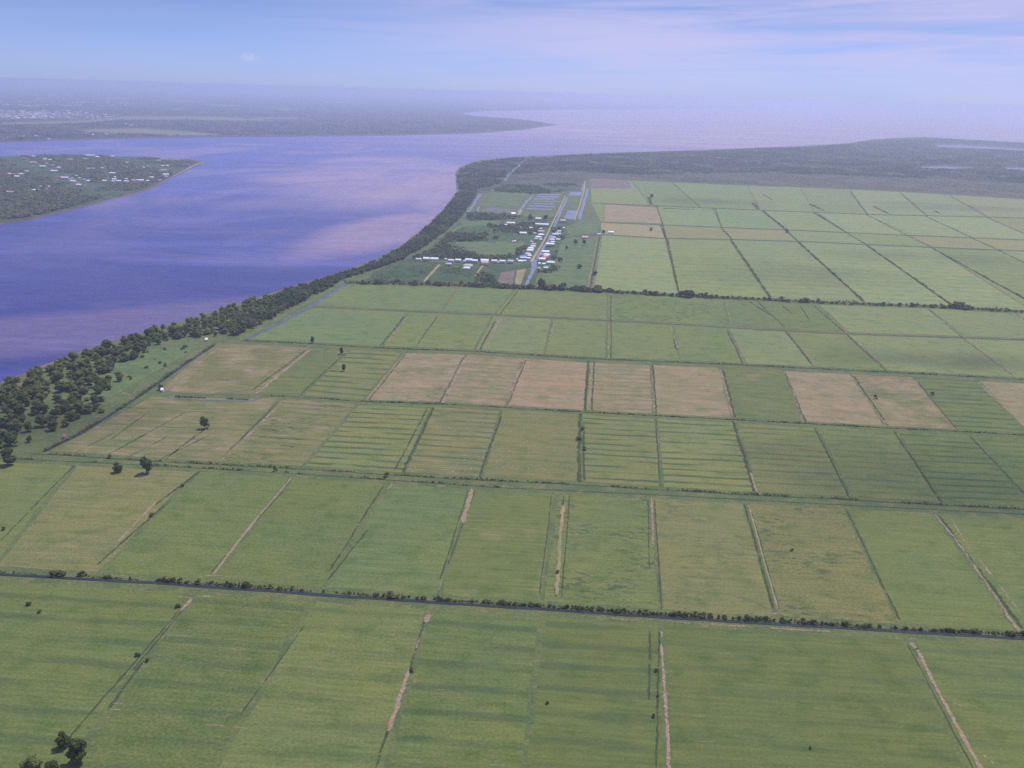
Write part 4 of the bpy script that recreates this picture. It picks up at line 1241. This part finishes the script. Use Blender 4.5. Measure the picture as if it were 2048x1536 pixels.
def row_of(lst, ox, oy, sc_, where, group, key, first, **kw):
    lst = sorted(lst, key=key)
    for i, (x, y, wd, c) in enumerate(lst):
        house(ox + x / sc_, oy + y / sc_, wd * 1.08 / sc_, c, f"{'long ' if wd > 118 else ('small ' if wd < 52 else '')}{RN[c]} roofed house, {ORD[i]} {first} {where}", group, rot=ROWROT + random.uniform(-.08, .08),
              long=1.0, cat='house', **kw)


row_of(VL, 1010, 420, 9.6, 'left of the village road', 'village houses left of the road', lambda q: -q[1], 'from the near end')
row_of(VR, 1010, 420, 9.6, 'right of the village canal', 'village houses right of the canal', lambda q: -q[1], 'from the near end')
row_of(VC, 820, 500, 8.533, 'in the row along the cross lane', 'houses along the cross lane', lambda q: q[0], 'from the river')
row_of(VC2, 820, 500, 8.533, 'just below the cross lane', 'houses below the cross lane', lambda q: q[0], 'from the river')
house(1222, 467, 11, 'w', 'lone white farm building in the far pasture by a tree', 'farm buildings', 'gable', ROWROT)
house(1170, 477, 11, 'p', 'pinkish roofed shed on the path right of the village', 'farm buildings', 'gable', ROWROT)
house(1198, 470, 7, 'c', 'small pale teal roofed shed at the top of the double track', 'farm buildings', 'gable', ROWROT)
house(1026, 431, 9, 'w', 'bright white building at the end of the flooded strip', 'farm buildings', 'gable', ROWROT + .5, 1.5)
house(413, 682, 5, 'w', 'tiny white hut at the bend of the left ditch', 'field huts', 'gable', .3)
house(325, 783, 5, 'w', 'tiny white hut at the lower left plot corner', 'field huts', 'gable', .1)
house(130, 876, 4, 'r', 'tiny red roofed hut on the bank of the lower left ditch', 'field huts', 'gable', .4)

# houses on the point (4.876x enlargement that starts at 0, 290)
IS = [(245, 142, 50, 'r'), (330, 117, 40, 'w'), (330, 182, 70, 'p'), (430, 132, 40, 'p'), (440, 147, 40, 'w'), (490, 152, 36, 'w'), (460, 187, 40, 'p'), (420, 215, 62, 'w'), (520, 207, 30, 'g'), (580, 228, 46, 'w'), (530, 266, 62, 'w'),
      (505, 246, 30, 'r'), (635, 332, 82, 'w'), (585, 327, 40, 'r'), (710, 362, 64, 'w'), (690, 346, 40, 'p'), (755, 388, 50, 'r'), (770, 404, 50, 'w'), (705, 326, 22, 'c'), (750, 310, 32, 'c'), (780, 332, 24, 'w'), (820, 343, 32, 'p'),
      (860, 357, 38, 'w'), (880, 112, 80, 'w'), (945, 120, 50, 'w'), (960, 128, 30, 'w'), (1060, 112, 40, 'r'), (1100, 120, 30, 'w'), (835, 146, 56, 'c'), (800, 144, 30, 'r'), (690, 152, 60, 'g'), (870, 243, 42, 'g'), (910, 238, 42, 'g'),
      (990, 233, 40, 'g'), (1100, 240, 30, 'c'), (1240, 221, 32, 'g'), (1335, 227, 32, 'g'), (1400, 225, 32, 'w'), (1437, 216, 26, 'w'), (1100, 288, 60, 'w'), (1085, 277, 30, 'r'), (1110, 328, 46, 'w'), (1115, 348, 42, 'w'), (1110, 363, 40, 'w'),
      (1160, 365, 50, 'w'), (1020, 363, 42, 'w'), (1230, 363, 52, 'w'), (1235, 342, 30, 'w'), (1300, 353, 42, 'p'), (1340, 348, 32, 'w'), (1380, 358, 52, 'w'), (1450, 358, 50, 'w'), (1480, 324, 46, 'w'), (1445, 333, 30, 'p'), (1470, 288, 32, 'w'),
      (1590, 210, 30, 'w'), (1635, 215, 36, 'w'), (1600, 254, 70, 'p'), (1565, 264, 50, 'p'), (1620, 300, 60, 'w'), (1612, 316, 50, 'g'), (1240, 178, 50, 'p'), (1550, 163, 60, 't'), (95, 290, 30, 'w'), (130, 292, 40, 'r'), (205, 291, 46, 'w'),
      (170, 321, 46, 'w'), (265, 271, 50, 'g'), (100, 468, 90, 'p'), (345, 448, 62, 'w'), (360, 418, 26, 'p'), (400, 415, 32, 'g'), (475, 413, 32, 'w'), (460, 438, 30, 'p'), (1560, 353, 30, 'p')]
zones = {}
for x, y, wd, c in sorted(IS, key=lambda q: q[0]):
    if y < 200 and x < 1200:
        zn = 'near the far shore of the wooded point'
    elif x < 480 and y > 260:
        zn = 'at the left edge of the wooded point'
    elif x < 900:
        zn = 'along the slanting lane of the point'
    elif x < 1200:
        zn = 'along the straight green lane of the point'
    else:
        zn = 'near the tip of the wooded point'
    i = zones[zn] = zones.get(zn, 0) + 1
    house(x / 4.876, 290 + y / 4.876, wd / 4.876, c, f"{RN[c]} roofed house {zn}, {ORD[i - 1]} from left", 'houses on the wooded point', rot=random.uniform(-.3, .3), fac=.85)
# far bank (4.096x enlargement that starts at 0, 160)
for i, (x, y, wd, c) in enumerate(sorted([(715, 448, 34, 'w'), (765, 458, 22, 'w'), (835, 438, 36, 'c'), (875, 455, 24, 'w'), (20, 458, 24, 'w'), (35, 488, 20, 'w'), (195, 473, 26, 'g'), (300, 468, 40, 'p'), (400, 463, 18, 'w'), (400, 490, 22, 'w'),
                                          (1030, 365, 30, 'w'), (1075, 374, 36, 'w'), (1120, 382, 24, 'w'), (955, 450, 14, 'w'), (250, 476, 22, 'g'), (60, 480, 22, 'p')], key=lambda q: q[0])):
    house(x / 4.096, 160 + y / 4.096, wd / 4.096, c, f"{RN[c]} roofed building on the far river bank, {ORD[i]} from the left", 'buildings on the far bank', rot=random.uniform(-.2, .2), fac=.8, lift=1.4)
# the town beyond: the nearest houses one by one
for i in range(120):
    x = random.triangular(-40, 950, 150)
    y = random.uniform(262, 322) + (x / 950) * 4
    c = random.choice('wwwpppgtr')
    house(x / 4.096, 160 + y / 4.096, random.uniform(12, 26) / 4.096, c, 'house in the pale band of the distant town across the river', 'houses of the distant town', 'gable', random.uniform(-.3, .3), 1.5)


def house_mass(name, n, fn, lab):
    """the rest of the town: simple gabled houses in one mass"""
    V, F = [], []
    for _ in range(n):
        px, py = fn()
        p = P(px, py)
        s = random.uniform(1.5, 4.5) * mpp(px, py) / 10
        a = random.uniform(-.4, .4)
        ca, sa = math.cos(a), math.sin(a)
        L, W, hh = 5 * s, 3.5 * min(s, 2.5), 9.0
        b = len(V)
        for (x, y, z) in ((-L, -W, 0), (L, -W, 0), (L, W, 0), (-L, W, 0), (-L, -W, hh), (L, -W, hh), (L, W, hh), (-L, W, hh), (-L, 0, hh + 3), (L, 0, hh + 3)):
            V.append((p.x + x * ca - y * sa, p.y + x * sa + y * ca, z))
        for q in ((0, 1, 5, 4), (1, 2, 6, 5), (2, 3, 7, 6), (3, 0, 4, 7), (4, 5, 9, 8), (6, 7, 8, 9), (5, 6, 9, 9), (7, 4, 8, 8)):
            F.append([b + i for i in q] if q[2] != q[3] else [b + q[0], b + q[1], b + q[2]])
    me = bpy.data.meshes.new(name)
    me.from_pydata(V, [], F)
    o = link(name, me, MAT['town'])
    return tag(o, lab, 'houses', None, 'stuff')


m_, t_ = new_mat('town_walls')
pos_ = t_.n('ShaderNodeNewGeometry').outputs['Position']
finish(t_, t_.mix(t_.ramp(t_.noise(pos_, 1 / 60, 1), .4, .6), (.75, .72, .70), t_.mix(t_.ramp(t_.noise(pos_, 1 / 45, 1), .45, .6), (.60, .40, .36), (.55, .52, .5))), .8)
MAT['town'] = m_


def far_town():
    if random.random() < .5:
        return random.triangular(-60, 240, 40), 160 + random.uniform(255, 322) / 4.096
    x = random.triangular(-100, 330, 60)
    return x, 160 + random.choice([128, 150, 162, 185, 188, 208, 212]) / 4.096 + random.uniform(-1, 1) + x * .004


house_mass('distant_houses', 420, far_town, 'pale mass of roofs of the distant town and suburbs')

# ------------------------------------------------------------------ woodland masses
def woodland(name, pxpolys, spacing_k, smin, hmin, hmax, mat, lab, holes=(), k=13, drop=0.0, zones=None, step=1.0, yards=0):
    """far woods: low uneven crowns, spaced wider with distance"""
    CC, NN, SS = [], [], []
    hole = [[(p.x, p.y) for p in pxpoly(h_)] for h_ in holes]
    for poly in pxpolys:
        poly = [p if isinstance(p, Vector) else P(*p) for p in poly]
        ang = [math.atan2(p.x, p.y) for p in poly]
        dist = [math.hypot(p.x, p.y) for p in poly]
        a0, a1, d0, d1 = min(ang), max(ang), min(dist), max(dist)
        a0, a1 = max(a0, -0.66), min(a1, 0.66)
        d = d0
        pts = []
        while d < d1:
            s = max(smin, spacing_k * d)
            n = max(1, int((a1 - a0) * d / s))
            aa = a0 + (np.arange(n) + rng.uniform(-.45, .45, n)) * (a1 - a0) / n
            dd = d + rng.uniform(-.45, .45, n) * s * step
            pts.append(np.stack([np.sin(aa) * dd, np.cos(aa) * dd, np.full(n, s)], axis=1))
            d += s * step
        pts = np.concatenate(pts)
        m = inpoly(pts[:, 0], pts[:, 1], [(p.x, p.y) for p in poly])
        for h_ in hole:
            m &= ~inpoly(pts[:, 0], pts[:, 1], h_)
        pts = pts[m]
        if drop:
            # leave glades: a smooth random field decides where nothing grows
            q = np.sin(pts[:, 0] / 37 + 1) * np.sin(pts[:, 1] / 53 + 2) + np.sin(pts[:, 0] / 91 + pts[:, 1] / 120) * .8 + rng.normal(scale=.4, size=len(pts))
            pts = pts[q > drop]
        if yards:
            # no trees on a house or in the yard in front of it
            for hx, hy, hr in HOUSE_PTS:
                if hy > pts[:, 1].max() + 60 or hy < pts[:, 1].min() - 60:
                    continue
                dd_ = math.hypot(hx, hy)
                for back in (0, yards * .5, yards):
                    m_k = (pts[:, 0] - hx * (1 - back / dd_)) ** 2 + (pts[:, 1] - hy * (1 - back / dd_)) ** 2 > (hr + 5) ** 2
                    pts = pts[m_k]
                    if not len(pts):
                        break
                if not len(pts):
                    break
        n = len(pts)
        if not n:
            continue
        h = rng.uniform(hmin, hmax, n) * (1 + 0.2 * np.sin(pts[:, 0] / 160) * np.sin(pts[:, 1] / 210))
        r = pts[:, 2] * rng.uniform(.5, .8, n)
        dv = rng.normal(size=(n, k, 3))
        dv /= np.linalg.norm(dv, axis=2, keepdims=True)
        dv[:, :, 2] = np.abs(dv[:, :, 2])
        cen = np.stack([pts[:, 0], pts[:, 1], h * 0.45], axis=1)[:, None, :]
        rad = np.stack([r, r, h * 0.55], axis=1)[:, None, :]
        CC.append((cen + dv * rad * rng.uniform(.75, 1.05, (n, k, 1))).reshape(-1, 3))
        NN.append((dv + rng.normal(scale=.3, size=dv.shape)).reshape(-1, 3))
        SS.append((np.repeat(np.minimum(r, h * 0.8)[:, None], k, axis=1) * rng.uniform(.28, .5, (n, k))).ravel())
        print(name, n)
    v, f = leaf_quads(np.concatenate(CC), np.concatenate(NN), np.concatenate(SS))
    v[:, 2] = np.maximum(v[:, 2], 0.02)
    o = link(name, np_mesh(name, v, f), mat)
    return tag(o, lab, 'woodland', None, 'stuff')


sheet('ground', pxpoly([(918, 382), (916, 362), (914, 346), (922, 336), (942, 327), (968, 321), (1030, 315.5), (1100, 312.5), (1200, 307.5), (1400, 301.5), (1600, 293.5), (1700, 287), (1745, 280.5), (1800, 276.5), (1850, 275.5), (1900, 278), (2048, 286),
                        (2300, 291), (2300, 405), (2048, 396), (1821, 382), (1655, 374.5), (1448, 367), (1260, 359), (1180, 355), (1160, 382), (1065, 386), (985, 384), (960, 386)]), 0.07, MAT['forest_floor'],
      label='shaded ground under the wood behind the village', cat='ground')
sheet('ground', pxpoly([(1025, 352), (1100, 346), (1180, 350), (1180, 355), (1165, 370), (1040, 368)]), 0.25, MAT['brown_scrub'], label='brown scrub patch in the far wood', cat='ground')
sheet('ground', pxpoly([(1180, 352), (1300, 352), (1480, 348), (1660, 352), (1800, 358), (1960, 366), (2300, 385), (2300, 405), (2048, 397), (1821, 383.5), (1655, 375.5), (1448, 368.5), (1260, 360), (1180, 356)]), 0.25, MAT['brown_scrub'],
      label='brown scrub belt above the far pastures', cat='ground')
LAG = ([(1862, 287), (1920, 287), (2080, 296), (2080, 304), (1960, 299), (1870, 296)], [(1830, 332), (1880, 331), (1970, 335), (1910, 340), (1845, 339)], [(2000, 333), (2080, 335), (2080, 342), (2010, 340)],
       [(1058, 313), (1012, 350), (1006, 364), (1016, 364), (1024, 350), (1066, 313)])
woodland('woodland', [[(925, 390), (918, 372), (916, 350), (928, 336), (960, 324), (1030, 317), (1100, 314), (1200, 309), (1400, 303), (1600, 295), (1700, 288.5), (1745, 282), (1800, 278), (1850, 277), (1900, 279.5), (2048, 287),
                       (2300, 292), (2300, 380), (1960, 363), (1800, 356), (1660, 350), (1480, 346), (1300, 350), (1185, 346), (1100, 343), (1020, 350), (1000, 366), (960, 378)]],
         0.0042, 9, 3.5, 9, MAT['leaf_farther'], 'wide far wood stretching along the sea behind the pastures', LAG, 12, -0.75)
woodland('scrub', [[(1180, 350), (1300, 352), (1480, 348), (1660, 352), (1800, 358), (1960, 366), (2300, 385), (2300, 403), (2048, 396), (1821, 382), (1655, 374), (1448, 367), (1260, 359)], [(1025, 352), (1100, 346), (1178, 350), (1176, 354), (1160, 370), (1040, 368)]],
         0.0045, 9, 1.5, 3.5, MAT['leaf_brown'], 'low brown scrub between far wood and pastures', (), 8, -0.3)
woodland('woodland', [[(560, 590), (650, 562), (740, 533), (800, 503), (840, 473), (880, 437), (905, 407), (918, 388), (955, 383), (950, 392), (930, 420), (915, 440), (890, 462), (850, 492), (800, 522), (730, 545), (690, 558), (640, 585), (575, 618), (520, 650), (470, 672), (480, 650), (540, 612)]],
         0.0038, 6.5, 5, 10, MAT['leaf_far'], 'dense belt of mangrove trees along the near river bank', (), 18)
woodland('woodland', [[(985, 382), (1062, 388), (1140, 384), (1165, 372), (1150, 368), (1060, 366), (1010, 372)], [(930, 428), (1040, 432), (1036, 438), (940, 442)],
                      [(900, 455), (990, 450), (1055, 470), (1048, 483), (910, 483), (880, 490)], [(880, 495), (905, 492), (960, 514), (1030, 512), (1035, 500), (1050, 505), (1040, 520), (960, 522), (860, 516), (830, 520), (790, 532)],
                      [(735, 561), (850, 566), (950, 571), (1050, 576), (1050, 580), (940, 574), (735, 566)], [(950, 548), (985, 552), (1000, 572), (945, 568)], [(1088, 505), (1115, 495), (1130, 515), (1112, 545), (1078, 548), (1085, 530)],
                      [(1105, 455), (1130, 460), (1128, 482), (1106, 480)], [(1000, 450), (1090, 448), (1080, 478), (1060, 500), (1040, 500), (1060, 478)]],
         0.0036, 6.5, 2.0, 7.5, MAT['leaf_far'], 'scattered trees and scrub round the riverside village', (), 14, -0.05, yards=24)
woodland('woodland', [[(795, 532), (874, 534), (846, 562), (740, 559)], [(886, 534), (952, 540), (936, 562), (862, 561)]], 0.0036, 7, 1.5, 3.5, MAT['leaf_far'], 'low garden growth beside the straight pale track', (), 8, 0.1, yards=20)
ISL_H = ([(205, 330), (216, 330), (226, 366), (212, 366)],)
woodland('woodland', [[(-200, 492), (0, 441), (60, 433), (150, 412), (220, 393), (290, 375), (338, 351), (368, 335), (395, 324.5), (380, 322.5), (330, 321), (300, 316), (200, 313), (100, 312.5), (0, 314), (-200, 318)]],
         0.0040, 8, 4, 9, MAT['leaf_far'], 'trees covering the village point across the river', ISL_H, 13, -0.25, yards=46)
FAR_H = ([(130, 259), (276, 255), (366, 261), (470, 271.5), (330, 272.5), (215, 268)], [(0, 244), (170, 239.5), (250, 231), (400, 231.5), (500, 235), (600, 234), (600, 240), (560, 244), (500, 243), (235, 241), (180, 247), (0, 251)], [(-100, 221), (250, 228), (235, 240), (-100, 241)])
woodland('woodland', [[(-700, 300), (0, 282.5), (200, 275.5), (400, 272.5), (600, 270.5), (800, 268.5), (950, 264.5), (1040, 257.5), (1080, 252), (1104, 249), (1060, 242), (1010, 237), (960, 234), (926, 230), (918, 226), (960, 221.5), (1100, 218.5), (1300, 217.5),
                       (1480, 216.5), P(1500, 211.5), P(1400, 207), Vector((9000, 45000, 0)), Vector((-34000, 45000, 0)), Vector((-34000, 3500, 0))]],
         0.0055, 14, 6, 13, MAT['leaf_farther'], 'hazy woods covering the far side of the river to the horizon', tuple(FAR_H) + tuple(CLEAR), 9, -0.9)

# ------------------------------------------------------------------ egrets in the pasture
def egret_mesh():
    bm = bmesh.new()
    # tail, body, breast, folded S neck, head, bill: one continuous skin
    path = [(-.36, 0, .42), (-.26, 0, .46), (-.10, 0, .52), (.06, 0, .56), (.15, 0, .62), (.15, 0, .72), (.11, 0, .80), (.14, 0, .88), (.20, 0, .91), (.25, 0, .905)]
    tube_bm(bm, path, [.02, .07, .125, .12, .075, .04, .032, .034, .036, .018], 8, 0)
    tube_bm(bm, [(.245, 0, .905), (.37, 0, .885)], [.016, .003], 5, 1)
    for s in (-.045, .045):
        tube_bm(bm, [(-.04, s, .44), (-.02, s, .24), (-.05, s, .02), (.03, s, .005)], [.018, .011, .009, .012], 5, 2)
    return bm_mesh('egret', bm)


EG = egret_mesh()
for k_ in ('egret', 'bill', 'shank'):
    EG.materials.append(MAT[k_])
dots = [(995, 22), (612, 150), (690, 158), (722, 148), (890, 155), (570, 242), (520, 212), (755, 240), (798, 305), (912, 295), (895, 372), (878, 402), (572, 390), (612, 378), (1005, 165), (1125, 155), (1113, 175), (1165, 120),
        (1190, 235), (1160, 240), (1085, 255), (1015, 240), (970, 255), (1105, 305), (1428, 178), (1457, 168), (1375, 178), (1330, 235), (1785, 215), (1805, 210), (1775, 230), (1850, 203), (1712, 240), (1675, 255), (1645, 262),
        (1670, 288), (1635, 320), (1518, 280), (1495, 275), (1890, 262), (1920, 320), (1815, 290), (1330, 368), (1297, 405), (1025, 415), (620, 470), (810, 470), (220, 485), (50, 500), (35, 585), (130, 568), (188, 575), (632, 545),
        (678, 552), (700, 545), (895, 518), (860, 545), (793, 560), (695, 590), (605, 610), (455, 610), (165, 632), (475, 655), (630, 665), (695, 665), (740, 610), (770, 640), (808, 645), (965, 665), (1040, 565), (1150, 620),
        (1320, 662), (1418, 605), (1385, 640), (1530, 643), (1560, 650), (1600, 685), (1410, 707), (1437, 703), (1780, 715), (1108, 728), (810, 710), (930, 455), (880, 485), (905, 490)]
dots = [(800 + x / 5.389, 820 + y / 5.389) for x, y in dots]
for _ in range(60):
    dots.append((random.gauss(965, 45), random.uniform(848, 952)))
for x, y in dots:
    o = link('egret', EG, None)
    o.location = P(x, y, 0.06)
    o.rotation_euler = (0, 0, random.uniform(0, 6.28))
    s = random.uniform(1.3, 1.6)
    o.scale = (s, s, s)
    tag(o, 'white egret standing in the striped pasture above the double dam', 'bird', 'white egrets in the pasture')

# ------------------------------------------------------------------ clouds above the fields (they throw the soft shade)
m_, t_ = new_mat('cloud_vapour')
d_ = t_.n('ShaderNodeBsdfTranslucent', i_Color=(0.9, 0.9, 0.92, 1))
tr_ = t_.n('ShaderNodeBsdfTransparent')
mx_ = t_.n('ShaderNodeMixShader', i_0=0.036, i_1=tr_.outputs[0], i_2=d_.outputs[0])
t_.n('ShaderNodeOutputMaterial', i_Surface=mx_.outputs[0])
CLOUD = m_


def cloud(px, py, half_w, half_d, lab, zc=720.0, lumps=16):
    """a broken cumulus whose shade falls at a place on the ground"""
    g = P(px, py)
    c = g + sd * (zc / sd.z)
    bm = bmesh.new()
    for _ in range(lumps):
        a = random.uniform(0, 6.28)
        q = math.sqrt(random.random()) * 0.85
        x, y = math.cos(a) * half_w * q, math.sin(a) * half_d * q
        k = random.uniform(.28, .55)
        res = bmesh.ops.create_icosphere(bm, subdivisions=3, radius=1.0)
        s1, s2 = random.uniform(0, 9), random.uniform(0, 9)
        for v in res['verts']:
            n = 1 + .16 * math.sin(v.co.x * 4 + s1) * math.sin(v.co.y * 5 + s2) + .10 * math.sin(v.co.z * 9 + s1 + v.co.x * 7)
            v.co = Vector((x + v.co.x * half_w * k * n, y + v.co.y * half_d * k * n, max(v.co.z * n, -.35) * 45 + random.uniform(-1, 1)))
    o = link('cloud', bm_mesh('cloud', bm), CLOUD)
    o.location = c
    tag(o, lab, 'cloud', 'clouds drifting over the fields')


for x, y, hw, hd, zc, lab in ((1865, 722, 120, 60, 720, 'small cloud over the plots near the right edge'), (1890, 940, 190, 120, 720, 'cloud over the striped plots at the right edge'), 
                              
                               
                              (1520, 545, 240, 130, 900, 'cloud over the far pastures below the middle'), (1800, 515, 220, 100, 1000, 'cloud over the far pastures to the right'),
                              (1420, 405, 240, 150, 1250, 'cloud over the farthest pastures in the middle'), (1830, 412, 380, 120, 1250, 'cloud over the farthest pastures to the right'), (90, 850, 80, 80, 720, 'cloud over the woods at the left edge')):
    cloud(x, y, hw, hd, lab, zc, 9 if zc > 800 else 15)

# ------------------------------------------------------------------ haze
bm = bmesh.new()
box_bm(bm, -FAR - 500, FAR + 500, -3500, FAR + 500, -4.0, H + 2.0)
hz = bm_mesh('haze', bm)
m_, t_ = new_mat('haze_air')
pv = t_.n('ShaderNodeVolumePrincipled')
pv.inputs['Color'].default_value = HAZE_COL
pv.inputs['Density'].default_value = HAZE_DENS
pv.inputs['Anisotropy'].default_value = 0.4
t_.n('ShaderNodeOutputMaterial', i_Volume=pv.outputs[0])
o = link('haze', hz, m_)
tag(o, 'pale blue haze lying over river and farmland', 'haze', None, 'stuff')
